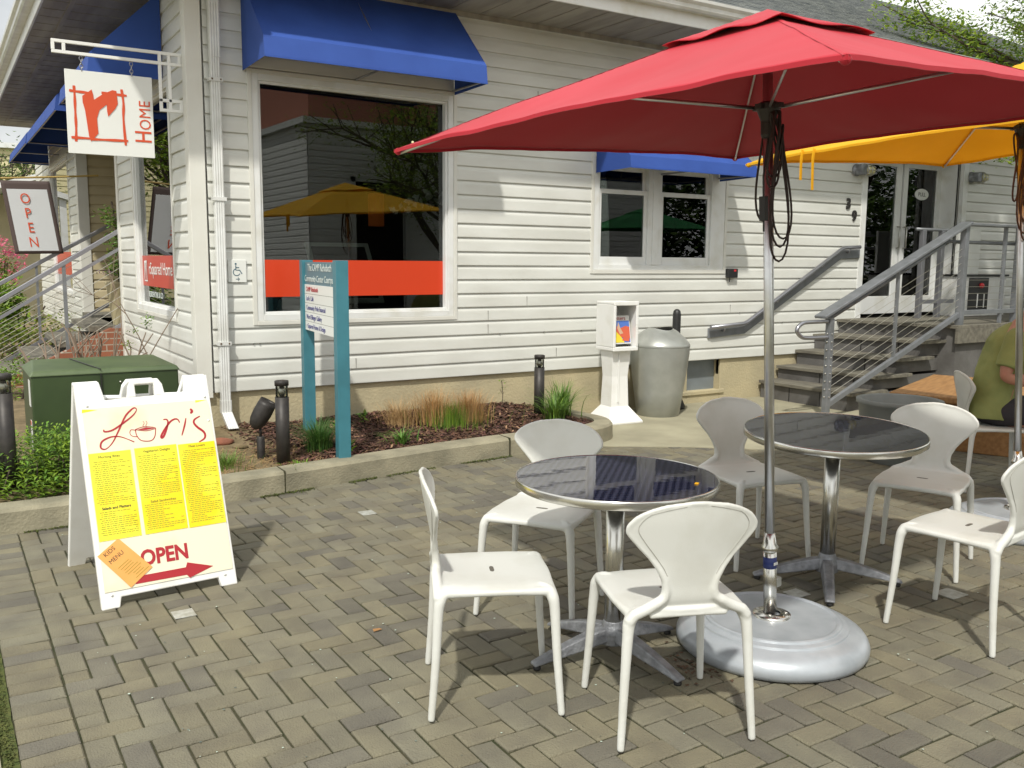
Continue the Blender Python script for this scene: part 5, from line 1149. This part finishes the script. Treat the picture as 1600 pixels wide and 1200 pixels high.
for i in range(9):
    z = .225+.079*i; x1_ = 7.90; z1_ = z+.405*(x1_-5.79); mb.tube([(5.79, YR, z), (x1_, YR, z1_)], .0024, 5)
for i in range(9): mb.tube([(7.95, YR, 1.07+.075*i), (13.5, YR, 1.07+.075*i)], .0022, 5)
mb.build('cables', M['cable'], rl)
mb = MB()
for i in range(9): mb.sphere((5.765, YR-.032, .215+.079*i), .008, 5); mb.sphere((5.732, YR, .215+.079*i), .009, 5)
mb.build('cable_fitting', M['steel'], rl, True)
# inner guard on the landing
ig = thing('landing_guard', 'short pale grey guard rail standing on the landing in front of the right-hand door', 'railing')
for x in (8.69, 9.08): MB().box((x-.032, -.38, DZ), (x+.032, -.32, 1.96)).build('post', M['galv'], ig, bevel=.003)
MB().tube([(8.55, -.35, 1.97), (9.45, -.35, 1.97)], .02, 10).build('top_rail', M['railpaint'], ig, True); MB().box((8.69, -.37, 1.05), (9.4, -.33, 1.10)).build('bottom_rail', M['galv'], ig)
# wall handrail
hr = thing('wall_handrail', 'grey pipe handrail on the siding, climbing beside the steps', 'handrail')
HP = [(5.40, .837), (5.93, .87), (7.53, 1.73), (7.83, 1.742)]
MB().tube([(5.40, -.095, .837), (5.90, -.095, .868), (5.96, -.095, .885), (7.47, -.095, 1.70), (7.54, -.095, 1.73), (7.83, -.095, 1.742)], .0225, 14).build('pipe', M['galv'], hr, True)
mb = MB(); B = [(5.42, .835), (5.97, .865), (7.56, 1.715), (7.90, 1.727)]
for a, b_ in zip(B, B[1:]): mb.add([(a[0], -.045, a[1]-.115), (b_[0], -.045, b_[1]-.115), (b_[0], -.045, b_[1]-.01), (a[0], -.045, a[1]-.01), (a[0], -.024, a[1]-.115), (b_[0], -.024, b_[1]-.115), (b_[0], -.024, b_[1]-.01), (a[0], -.024, a[1]-.01)], [(0, 1, 2, 3), (3, 2, 6, 7), (1, 0, 4, 5), (0, 3, 7, 4), (1, 5, 6, 2)])
mb.build('backing_board', M['railpaint'], hr)
for (x, z) in ((5.62, .85), (6.45, 1.15), (7.2, 1.555), (7.66, 1.735)): MB().tube([(x, -.04, z-.055), (x, -.075, z-.055), (x, -.095, z-.02)], .009, 8).build('bracket', M['galv'], hr, True)
# things on the landing
ca = thing('porch_cabinet', 'low white cabinet with black front and red knob on the landing', 'cabinet', (0, 0, 0))
MB().box((9.50, -.38, DZ), (10.55, -.05, 1.39)).build('body', M['white'], ca, bevel=.006); MB().box((9.48, -.40, 1.39), (10.58, -.04, 1.415)).build('top', M['black'], ca)
MB().box((9.69, -.388, .90), (10.13, -.381, 1.37)).build('door', M['black'], ca); MB().sphere((9.95, -.40, 1.27), .035, 8).build('knob', M['redpl'], ca, True)
for x in (9.88, 10.03): MB().box((x, -.394, .98), (x+.018, -.3885, 1.16)).build('handle', M['white'], ca)
MB().box((9.52, -.30, 1.415), (10.02, -.26, 2.0)).build('blank_board', M['signwhite'], o := thing('leaning_board', 'blank pale board standing on the low cabinet beside the doors', 'board'), bevel=.004)
o = thing('black_cushion_post', 'dark padded roller standing on the landing beside the white cabinet', 'roller'); MB().lathe([(.05, DZ), (.06, DZ+.05), (.06, 1.35), (.03, 1.42)], 18, (10.72, -.5, 0)).build('roll', M['black'], o, True)

# tub and orange bench
tb_ = thing('planter_tub', 'large round grey tub behind the far table', 'planter', (4.60, -3.0, 0))
MB().lathe([(.215, 0), (.23, .01), (.28, .25), (.30, .45), (.32, .462), (.32, .492), (.30, .497), (.275, .49), (.26, .39), (.001, .37)], 56, close=False).build('tub', M['tub'], tb_, True)
ob = thing('orange_bench', 'orange wooden bench top and box behind the grey tub, in the shade', 'bench', (5.11, -2.54, 0), R(21))
mb = MB().box((0, -1.35, .40), (1.6, 0, .46)); mb.build('top', M['orangewood'], ob, bevel=.012)
MB().box((.08, -1.28, 0), (1.5, -.08, .399)).build('box', M['orangewood'], ob, bevel=.008)
o = MB().sphere((0, 0, .1), .13, 8, (1.2, 1, .9)).build('black_bag', M['black'], None, True); o.location = (4.75, -4.05, .0)
for v in o.data.vertices: v.co *= 1+.2*noise.noise(v.co*9)
tag(o, 'soft black bag on the ground beneath the occupied chair', 'bag')
# ground markers
for i, (x, y, lb) in enumerate(((.422, -2.299, 'small pale tile in the pavers between menu board and chairs'), (-.905, -3.389, 'small white tile in the pavers just in front of the menu board'), (1.603, -4.597, 'pale tile in the shaded pavers under the far table'), (2.214, -4.981, 'white tile under a leg of the chair at the right edge'))):
    o = MB().box((-.045, -.045, 0), (.045, .045, .0035) if i != 3 else (.07, .06, .0035)).build('paver_light', M['tile'], None, bevel=.001); o.location = (x, y, .0015); tag(o, lb, 'tile', 'pale square tiles in the paving')
o = MB().quad((-.018, -.008, 0), (.02, -.01, .004), (.016, .012, .002), (-.015, .009, .006)).build('fallen_leaf', M['orangewood'], None); o.location = (-.26, -3.99, .005); tag(o, 'single brown fallen leaf on the sunlit pavers left of the chairs', 'leaf')
mb = MB(); random.seed(9)
for i in range(240):
    x = .74+random.gauss(0, .10); y = -4.93+random.gauss(0, .07)
    if (x-1.064)**2+(y+4.925)**2 < .385**2: continue
    a = random.random()*6.28; d = Vector((math.cos(a), math.sin(a), 0))*.008; n = Vector((-d.y, d.x, .002))*.5; c = Vector((x, y, .004)); k = random.uniform(.5, 1.6); mb.quad(c-d-n, c+d-n, c+d+n, c-d+n, (k*.9, k*1.0, k*.8))
for i in range(500):
    x = random.uniform(-1.4, 3.5); y = random.uniform(-6.8, -1.4)
    if y > kerb_y(x)-.02: continue
    a = random.random()*6.28; s_ = random.uniform(.0015, .004); d = Vector((math.cos(a), math.sin(a), 0))*s_; n = Vector((-d.y, d.x, 0)); c = Vector((x, y, .0035)); k = random.choice((1.2, 2, 6)); mb.quad(c-d-n, c+d-n, c+d+n, c-d+n, (k*.9, k*2.1, k*2.6))
o = mb.build('leaf_litter', M['mulch'], None); o['kind'] = 'stuff'

# ================================================================== SEATED PERSON
def skin(verts, edges, radii, sub=2):
    me = bpy.data.meshes.new('sk'); me.from_pydata(verts, edges, []); o = bpy.data.objects.new('sk', me); COL.objects.link(o); o.modifiers.new('skin', 'SKIN')
    for i, r in enumerate(radii):
        rr_ = r if isinstance(r, tuple) else (r, r); me.skin_vertices[0].data[i].radius = rr_; me.skin_vertices[0].data[i].use_root = (i == 0)
    s_ = o.modifiers.new('s', 'SUBSURF'); s_.levels = sub; s_.render_levels = sub
    bpy.context.view_layer.update(); m = bpy.data.meshes.new_from_object(o.evaluated_get(bpy.context.evaluated_depsgraph_get())); bpy.data.objects.remove(o); return m
def skinobj(name, V, E, Rr, m, parent, sub=2):
    me = skin(V, E, Rr, sub); me.name = name; me.materials.clear(); me.materials.append(m); me.polygons.foreach_set('use_smooth', [True]*len(me.polygons)); o = bpy.data.objects.new(name, me); COL.objects.link(o); o.parent = parent; return o
pe = thing('person', 'seated person in olive green t-shirt and dark trousers, at the right edge', 'person', (4.44, -3.88, 0), math.atan2(-.81, .58)-math.pi/2)
V = [(0, -.02, .55), (0, -.02, .72), (0, .02, .90), (0, .08, 1.06), (0, .13, 1.17), (0, .17, 1.24), (0, .20, 1.33), (0, .205, 1.41)]; E = [(i, i+1) for i in range(7)]; Rr = [(.15, .12), (.145, .115), (.15, .12), (.14, .10), (.06, .06), (.055, .055), (.075, .09), (.06, .075)]
for sx in (-1, 1):
    n = len(V); V += [(sx*.17, .07, 1.075), (sx*.235, .02, .93), (sx*.27, -.01, .80), (sx*.22, .18, .775), (sx*.11, .36, .765), (sx*.075, .43, .76)]; Rr += [.062, .054, .045, .042, .030, .032]; E += [(3, n)]+[(n+i, n+i+1) for i in range(5)]
    for f, (fx, L) in enumerate(((-.030, .062), (-.010, .075), (.010, .072), (.029, .058))):
        m_ = len(V); V += [(sx*.07+fx, .462, .755), (sx*.07+fx*1.15, .462+L*.5, .742), (sx*.07+fx*1.15, .462+L*.85, .722)]; Rr += [.011, .009, .008]; E += [(n+5, m_), (m_, m_+1), (m_+1, m_+2)]
    m_ = len(V); V += [(sx*.07-sx*.042, .435, .752), (sx*.07-sx*.055, .462, .742)]; Rr += [.011, .009]; E += [(n+5, m_), (m_, m_+1)]
    n = len(V); V += [(sx*.10, .04, .535), (sx*.12, .28, .535), (sx*.13, .44, .51), (sx*.13, .45, .28), (sx*.13, .43, .09), (sx*.135, .53, .045)]; Rr += [.095, .08, .062, .055, .038, .035]; E += [(0, n)]+[(n+i, n+i+1) for i in range(5)]
skinobj('body', V, E, Rr, M['skin'], pe)
V = [(0, -.03, .50), (0, -.03, .66), (0, .01, .88), (0, .07, 1.04), (0, .115, 1.13)]; E = [(i, i+1) for i in range(4)]; Rr = [(.205, .175), (.178, .152), (.172, .140), (.16, .118), (.085, .075)]
for sx in (-1, 1):
    n = len(V); V += [(sx*.175, .07, 1.07), (sx*.228, .035, .97), (sx*.252, .005, .885)]; Rr += [.082, .076, .074]; E += [(3, n), (n, n+1), (n+1, n+2)]
skinobj('t_shirt', V, E, Rr, M['shirt'], pe)
def cloth(name, mb, m, vox=.011, it=10, amp=.006, freq=9):
    me = mb.mesh('c'); o = bpy.data.objects.new('c', me); COL.objects.link(o); r = o.modifiers.new('r', 'REMESH'); r.mode = 'VOXEL'; r.voxel_size = vox; q = o.modifiers.new('s', 'SMOOTH'); q.factor = .6; q.iterations = it
    bpy.context.view_layer.update(); me = bpy.data.meshes.new_from_object(o.evaluated_get(bpy.context.evaluated_depsgraph_get())); bpy.data.objects.remove(o)
    off = [v.normal*amp*(noise.noise(Vector((v.co.x*freq, v.co.y*freq, v.co.z*freq*.6)))+.5*noise.noise(v.co*freq*2.3)) for v in me.vertices]
    for v, d in zip(me.vertices, off): v.co += d
    me.name = name; me.materials.clear(); me.materials.append(m); me.polygons.foreach_set('use_smooth', [True]*len(me.polygons)); me.update(); o = bpy.data.objects.new(name, me); COL.objects.link(o); o.parent = pe
mb = MB().sphere((0, -.03, .55), .17, 10, (1.12, .95, .62))
for sx in (-1, 1): mb.tube(smooth_pts([(sx*.095, -.04, .545), (sx*.105, .12, .55), (sx*.12, .32, .545), (sx*.128, .43, .525), (sx*.13, .465, .46), (sx*.13, .46, .28), (sx*.13, .445, .10)], 3), [.098]*5+[.092]*4+[.085]*4+[.078]*3+[.070]*2+[.064], 14)
cloth('trousers', mb, M['trousers'])
for ob in [o for o in pe.children if o.name.startswith('t_shirt')]: bpy.data.objects.remove(ob)
mb = MB(); P = smooth_pts([(0, -.045, .50), (0, -.05, .62), (0, -.03, .76), (0, .01, .90), (0, .06, 1.03), (0, .10, 1.11)], 3)
RX = [.205, .203, .198, .192, .186, .182, .180, .182, .186, .190, .192, .190, .180, .150, .11, .075]; vs = []
for p_, rx in zip(P, RX):
    for k in range(24): an = 2*math.pi*k/24; vs.append((p_[0]+rx*math.cos(an), p_[1]+rx*.80*math.sin(an), p_[2]-.045*math.sin(an)*(p_[2] > .95)))
n_ = len(P); mb.add(vs, [(i*24+k, i*24+(k+1) % 24, i*24+24+(k+1) % 24, i*24+24+k) for i in range(n_-1) for k in range(24)]+[list(range(24))[::-1], [(n_-1)*24+k for k in range(24)]])
for sx in (-1, 1): mb.tube(smooth_pts([(sx*.12, .07, 1.06), (sx*.185, .06, 1.045), (sx*.232, .03, .96), (sx*.258, .0, .865)], 3), [.07, .074, .076, .076, .076, .075, .074, .074, .073, .073], 14)
cloth('t_shirt', mb, M['shirt'], .010, 5, .012, 7)
MB().sphere((0, .185, 1.40), .105, 10, (.85, 1.0, 1.0)).build('hair', M['hair'], pe, True)
mb = MB(); mb.sphere((0, .300, 1.352), .016, 6, (.8, 1, 1.4)); 
for sx in (-1, 1): mb.sphere((sx*.085, .20, 1.35), .022, 6, (.4, .8, 1.3))
mb.build('face_features', M['skin'], pe, True)
mb = MB()
for sx in (-1, 1): mb.sphere((sx*.032, .286, 1.375), .010, 6)
mb.build('eyes', M['signwhite'], pe, True)
MB().sphere((0, .288, 1.313), .02, 6, (1.1, .4, .3)).build('mouth', M['redpaint'], pe, True)
for sx in (-1, 1): MB().sphere((sx*.135, .52, .045), .055, 8, (.8, 2.2, .8)).build('shoe', M['black'], pe, True)

# ================================================================== LEFT PORCH
def brickmat():
    m = mat('brick_wall', (.30, .11, .06), .9, bump=.3, bscale=60); nt = m.node_tree; b = nt.nodes['Principled BSDF']; tc = nt.nodes.new('ShaderNodeTexCoord'); mp = nt.nodes.new('ShaderNodeMapping'); mp.inputs['Rotation'].default_value = (R(90), 0, 0)
    bt = nt.nodes.new('ShaderNodeTexBrick'); bt.inputs['Scale'].default_value = 1; bt.inputs['Brick Width'].default_value = .2; bt.inputs['Row Height'].default_value = .067; bt.inputs['Mortar Size'].default_value = .006
    bt.inputs['Color1'].default_value = (.30, .11, .06, 1); bt.inputs['Color2'].default_value = (.22, .08, .045, 1); bt.inputs['Mortar'].default_value = (.35, .30, .24, 1)
    nt.links.new(tc.outputs['Object'], mp.inputs[0]); nt.links.new(mp.outputs[0], bt.inputs[0]); nt.links.new(bt.outputs[0], b.inputs['Base Color']); return m
ps = thing('porch_steps', 'grey porch steps with a red brick side, between the two left-hand walls', 'steps')
mb = MB().prism([(-1.7, 0), (0.05, 0), (.05, .78), (-.15, .78), (-1.7, -.0)], 0, .12, frame((0, 3.42, 0), (1, 0, 0), (0, 0, 1))); mb.build('brick_cheek', brickmat(), ps)
for k in range(5): MB().box((-1.55+.30*k, 3.43, .16*k+.10), (-1.55+.30*(k+1)+.35, 4.95, .16*(k+1))).build('tread', M['decking'], ps, bevel=.004)
MB().box((-.05, 3.37, .70), (1.9, 6.34, .80)).build('porch_floor', M['decking'], ps)
def lrail(Y, pts_top, pts_mid, pts_bot, posts, label, r=.022, cab=True):
    t = thing('porch_railing', label, 'railing'); sl_ = (pts_top[1][1]-pts_top[0][1])/(pts_top[1][0]-pts_top[0][0])
    def ext(P, x): return (x, Y, P[0][1]+(P[1][1]-P[0][1])/(P[1][0]-P[0][0])*(x-P[0][0]))
    mb = MB(); bar(mb, ext(pts_top, -2.6), ext(pts_top, pts_top[1][0]), .05, .045); mb.build('top_rail', M['galv'], t, bevel=.004)
    if pts_mid: mb = MB(); bar(mb, ext(pts_mid, -2.6), ext(pts_mid, pts_mid[1][0]), .03, .032); mb.build('grab_rail', M['galv'], t)
    mb = MB(); bar(mb, ext(pts_bot, -2.2), ext(pts_bot, pts_bot[1][0]), .035, .04); mb.build('bottom_rail', M['galv'], t)
    for x, w in posts: MB().box((x-w/2, Y-w/2, ext(pts_bot, x)[2]-.02), (x+w/2, Y+w/2, ext(pts_top, x)[2])).build('post', M['railpaint'], t)
    mb = MB()
    for i in range(1, 8):
        f = i/8; a = Vector(ext(pts_bot, -2.2))*(1-f)+Vector(ext(pts_mid or pts_top, -2.2))*f; b_ = Vector(ext(pts_bot, -.03))*(1-f)+Vector(ext(pts_mid or pts_top, -.03))*f; mb.tube([a, b_], .003, 5)
    mb.build('cables', M['cable'], t); return t
lrail(3.33, [(-1.181, 1.095), (-.01, 1.829)], [(-1.191, .918), (-.016, 1.638)], [(-.562, .474), (-.01, .832)], [(-.575, .035), (-1.9, .05)], 'nearer galvanised railing of the left porch steps, crossing in front of the wall')
lrail(5.0, [(-1.082, 1.225), (.15, 1.935)], None, [(-.805, .46), (.10, .965)], [(-.69, .028), (-1.7, .05)], 'farther dark railing of the left porch steps, behind the banner')
pp = thing('potted_plant', 'tall beige pot with a climbing leafy plant and purple flowers on the porch', 'potted plant', (.0, 3.62, .80))
MB().lathe([(.075, 0), (.105, .2), (.130, .42), (.142, .45), (.142, .475), (.12, .475), (.11, .43), (.001, .42)], 32, close=False).build('pot', M['pot'], pp, True)
mb = MB(); random.seed(3); leafs(mb, (-.02, 0, .62), .15, 170, .05, G, (1, 1, .8)); leafs(mb, (0, 0, .95), .14, 260, .055, G, (.9, .9, 2.2)); leafs(mb, (-.07, 0, 1.2), .12, 90, .05, G, (1.2, .8, 1.0)); mb.build('foliage', M['leaf'], pp)
mb = MB(); leafs(mb, (-.10, -.05, .58), .10, 60, .03, [(1, 1, 1), (1.6, 1.2, 1.5)], (1.3, .8, .5)); mb.build('blossom', M['purple'], pp); MB().tube([(0, 0, .4), (.02, 0, .9), (-.03, 0, 1.35)], .008, 6).build('stem', M['bark'], pp)

# ================================================================== BEYOND
def bush(name, c, r, n, size, cols, m, label, cat='shrub', sq=(1, 1, 1), group=None, blos=None):
    t = thing(name, label, cat, group=group); mb = MB()
    for i in range(7):
        o_ = Vector((random.gauss(0, .4)*r*sq[0], random.gauss(0, .4)*r*sq[1], random.gauss(0, .28)*r*sq[2])); leafs(mb, Vector(c)+o_, r*.6, n//7, size, cols, sq)
    mb.build('foliage', m, t); mb = MB()
    for i in range(6): mb.tube([(c[0]+random.gauss(0, .05), c[1], .0), (c[0]+random.gauss(0, r*.4*sq[0]), c[1]+random.gauss(0, r*.4), c[2])], .012, 5)
    mb.build('stem', M['bark'], t)
    if blos:
        mb = MB()
        for i in range(blos): v = Vector((random.gauss(0, 1), random.gauss(0, 1), random.gauss(0, 1))).normalized()*r*random.uniform(.7, 1.05); leafs(mb, Vector(c)+Vector((v.x*sq[0], v.y*sq[1], v.z*sq[2])), .04, 8, .05, [(1, 1, 1), (1.2, 1.1, 1.1), (.8, .8, .9)])
        mb.build('blossom', M['pink'], t)
    return t
random.seed(31)
bush('azalea', (-.95, 9.6, 1.45), .50, 1200, .06, G, M['leaf'], 'pink flowering azalea behind the banner at the far left', sq=(1, 1, .9), blos=230)
bush('yucca_shrub', (-.85, 7.4, .85), .50, 1100, .12, [(1.2, 1.1, .7), (.9, .8, .6), (1, 1, .9)], M['leaf'], 'yellow-green shrub below the banner, beyond the porch railings', group='shrubs beyond the porch railings')
bush('shrub', (-.55, 6.2, .45), .50, 1400, .06, [(1.2, .9, .6), (.8, .7, .5), (1.6, 1.1, .9)], M['leaf'], 'brownish low shrub seen through the lower cables of the porch railing', group='shrubs beyond the porch railings')
bush('shrub', (-1.3, 5.8, .5), .55, 1400, .06, [(1.1, .8, .5), (.8, .75, .5)], M['leaf'], 'brown-green shrub at the left edge behind the porch railing', group='shrubs beyond the porch railings')
bush('shrub', (-1.15, 2.6, .30), .32, 900, .045, [(1.2, 1.2, .8), (.9, 1, .8)], M['leaf'], 'small green shrub left of the green cabinet, at the edge of the photo', group='shrubs beyond the porch railings')
yb = thing('yellow_building', 'pale yellow clapboard building with dark capital letters, far left behind the banner', 'building')
T = Matrix.Translation((0, 30, 0)); mb = MB(T)
for k in range(22): z = .2*k+.9; mb.add([(-9, -.03, z), (1.9, -.03, z), (1.9, -.005, z+.2), (-9, -.005, z+.2), (1.9, 0, z), (-9, 0, z)], [(0, 1, 2, 3), (5, 4, 1, 0)])
mb.box((-9, 0, 0), (1.9, 6, 5.32)); mb.build('wall', M['yhouse'], yb); MB(T).box((-9.2, -.2, 5.32), (2.0, 6.2, 5.5)).build('roof_edge', M['trim'], yb)
text('CAFE', .62, frame((.28, 29.93, 4.62), (1, 0, 0), (0, 0, 1)), M['ink'], 'lettering', yb)
MB(T).box((-.2, -.04, .9), (1.4, -.031, 2.6)).build('window', M['dark'], yb)
gp = thing('porch_roof', 'white-edged grey porch roof in the distance, just above the banner', 'roof', (0, 0, 0)); mb = MB(); mb.add([(-1.1, 17, 3.0), (1.4, 17, 3.75), (1.4, 17, 3.62), (-1.1, 17, 2.87), (-1.1, 20, 3.0), (1.4, 20, 3.75), (1.4, 20, 3.62), (-1.1, 20, 2.87)], [(0, 1, 2, 3)[::-1], (0, 4, 5, 1)[::-1], (3, 2, 6, 7), (4, 7, 6, 5), (0, 3, 7, 4), (1, 5, 6, 2)]); mb.build('roof_slab', M['trim'], gp); MB().box((1.2, 17.1, 0), (1.35, 17.25, 3.6)).box((-1.0, 17.1, 0), (-.85, 17.25, 2.9)).build('post', M['trim'], gp); MB().box((-.9, 19.6, 0), (1.3, 19.8, 3.1)).build('wall', M['darkleaf'] if False else M['siding_tan'], gp)

def tree(base, h, seed, m, label, crown, nleaf, ls, cols, group=None, spread=1.0, depth=4, lean=(0, 0), trunk=.12, kids=4, toward=None):
    random.seed(seed); t = thing('tree', label, 'tree', group=group); tr_ = MB(); lf = MB(); ends = []
    def grow(p, d, L, r, k):
        pts = [p]; q = p; dd_ = d
        for i in range(4): dd_ = (dd_+Vector((random.gauss(0, .10), random.gauss(0, .10), random.gauss(0, .06)))).normalized(); q = q+dd_*L/4; pts.append(q)
        tr_.tube(pts, [r*(1-.1*i) for i in range(5)], 7 if k > 1 else 4, cap=False)
        if k <= 2:
            for q_ in pts[1:]: ends.append((q_, dd_, k))
        if k == 0: return
        for i in range(kids if k > 1 else 3):
            nd = (dd_+Vector((random.gauss(0, .55)*spread, random.gauss(0, .55)*spread, random.gauss(.12, .3)))).normalized()
            if toward: nd = (nd+Vector(toward)*random.uniform(0, .5)).normalized()
            grow(pts[random.choice((2, 3, 4))] if i else q, nd, L*random.uniform(.58, .82), r*.58, k-1)
    grow(Vector(base), Vector((lean[0], lean[1], 1)).normalized(), h*.36, trunk, depth)
    per = max(1, nleaf//max(1, len(ends)))
    for (q, d, k) in ends: leafs(lf, q, crown, per, ls, cols)
    tr_.build('trunk', M['bark'], t, True); lf.build('crown', m, t); return t
LT_ = [(1, 1, 1), (1.3, 1.2, .8), (.7, .85, .8)]
tree((10.9, -2.0, 0), 6.6, 4, M['treeleaf'], 'light feathery green tree whose branches hang over the roof at the top right', .26, 60000, .062, LT_, depth=4, trunk=.10, kids=4, toward=(-.62, .10, .05), spread=1.1)
for i, (b_, h, s_) in enumerate((((27, 5.2, 0), 11.5, 5), ((30, 3.0, 0), 12, 6), ((33, 7, 0), 12.5, 8))):
    tree(b_, h, s_, M['darkleaf'], ('dark tree rising behind the roof at the top right corner', 'dark tree beyond the roof, right of the first one', 'farthest dark tree beyond the roof')[i], .9, 9000, .22, [(1, 1, 1), (1.8, 1.9, 1), (.5, .6, .6)], group='dark trees beyond the roof', trunk=.25)
tree((-3.6, 17, 0), 7.5, 12, M['treeleaf'], 'green tree mirrored in the side window', .6, 9000, .14, LT_, trunk=.2, group='trees across the lane')
tree((-7.5, 13, 0), 8, 13, M['treeleaf'], 'second green tree across the lane', .6, 7000, .14, LT_, trunk=.2, group='trees across the lane')
tree((.4, 24, 0), 5.2, 14, M['darkleaf'], 'small tree in front of the yellow building', .5, 4000, .13, [(1.6, 1.6, 1), (2, 1.8, 1)], trunk=.12, group='trees across the lane')
tree((8.2, -9.0, 0), 6.5, 15, M['treeleaf'], 'green courtyard tree mirrored in the big shop window', .35, 9000, .08, LT_, trunk=.12)
# neighbour across the courtyard (seen mirrored in the glass)
nh = thing('neighbour_building', 'grey clapboard building across the courtyard, mirrored in the big shop window', 'building')
X1 = Matrix.Translation((13.35, -10, 0)) @ Matrix.Rotation(math.pi, 4, 'Z'); mb = MB(X1); siding(mb, 0, 8.05, 0, 4.3, [(5.9, 7.05, .0, 3.25), (2.0, 3.4, 1.2, 2.8)], zb=0); mb.box((0, .02, 0), (5.9, .1, 4.3)).box((7.05, .02, 0), (8.05, .1, 4.3)).box((5.9, .02, 3.25), (7.05, .1, 4.3)); mb.build('wall', M['neigh'], nh)
mb = MB(Matrix.Translation((5.30, 0, 0)) @ LEFT); siding(mb, 10, 15, 0, 4.3, [], zb=0); mb.box((10, .02, 0), (15, .1, 4.3)); mb.build('wall', M['neigh'], nh)
MB().box((5.45, -14.9, 0), (13.2, -11.2, 4.2)).build('dark_interior', M['dark'], nh); MB().box((5.15, -15.1, 4.3), (13.45, -9.85, 4.42)).build('eave', M['trim'], nh)
MB(X1).box((5.80, -.03, 0), (5.9, .05, 3.35)).box((7.05, -.03, 0), (7.15, .05, 3.35)).box((5.8, -.03, 3.25), (7.15, .05, 3.35)).build('door_frame', M['trim'], nh); MB().box((5.5, -14.5, 4.42), (9.0, -10.4, 6.6)).build('upper_storey', M['neighred'], nh)
random.seed(77)
for i, (x, y, r) in enumerate(((15.5, -15, 2.8), (20, -13, 3.2), (25.5, -12, 3.4), (31, -11, 3.6))):
    bush('tree', (x, y, r*.95), r, 2600, .42, [(1, 1.1, .8), (1.6, 1.7, .9), (.6, .7, .6)], M['darkleaf'], ('nearest dark tree at the far side of the courtyard', 'second dark tree across the courtyard, mirrored in the glass door', 'third dark tree across the courtyard, behind the green umbrella', 'farthest dark tree across the courtyard')[i], 'tree', group='dark trees across the courtyard')
umbrella((10.9, -7.6, 0), (0, 0, 1), .3, 1.1, 1.1, 2.2, 2.65, M['greencanvas'], 'green umbrella farther along the courtyard, mirrored in the small windows', 'square umbrellas')
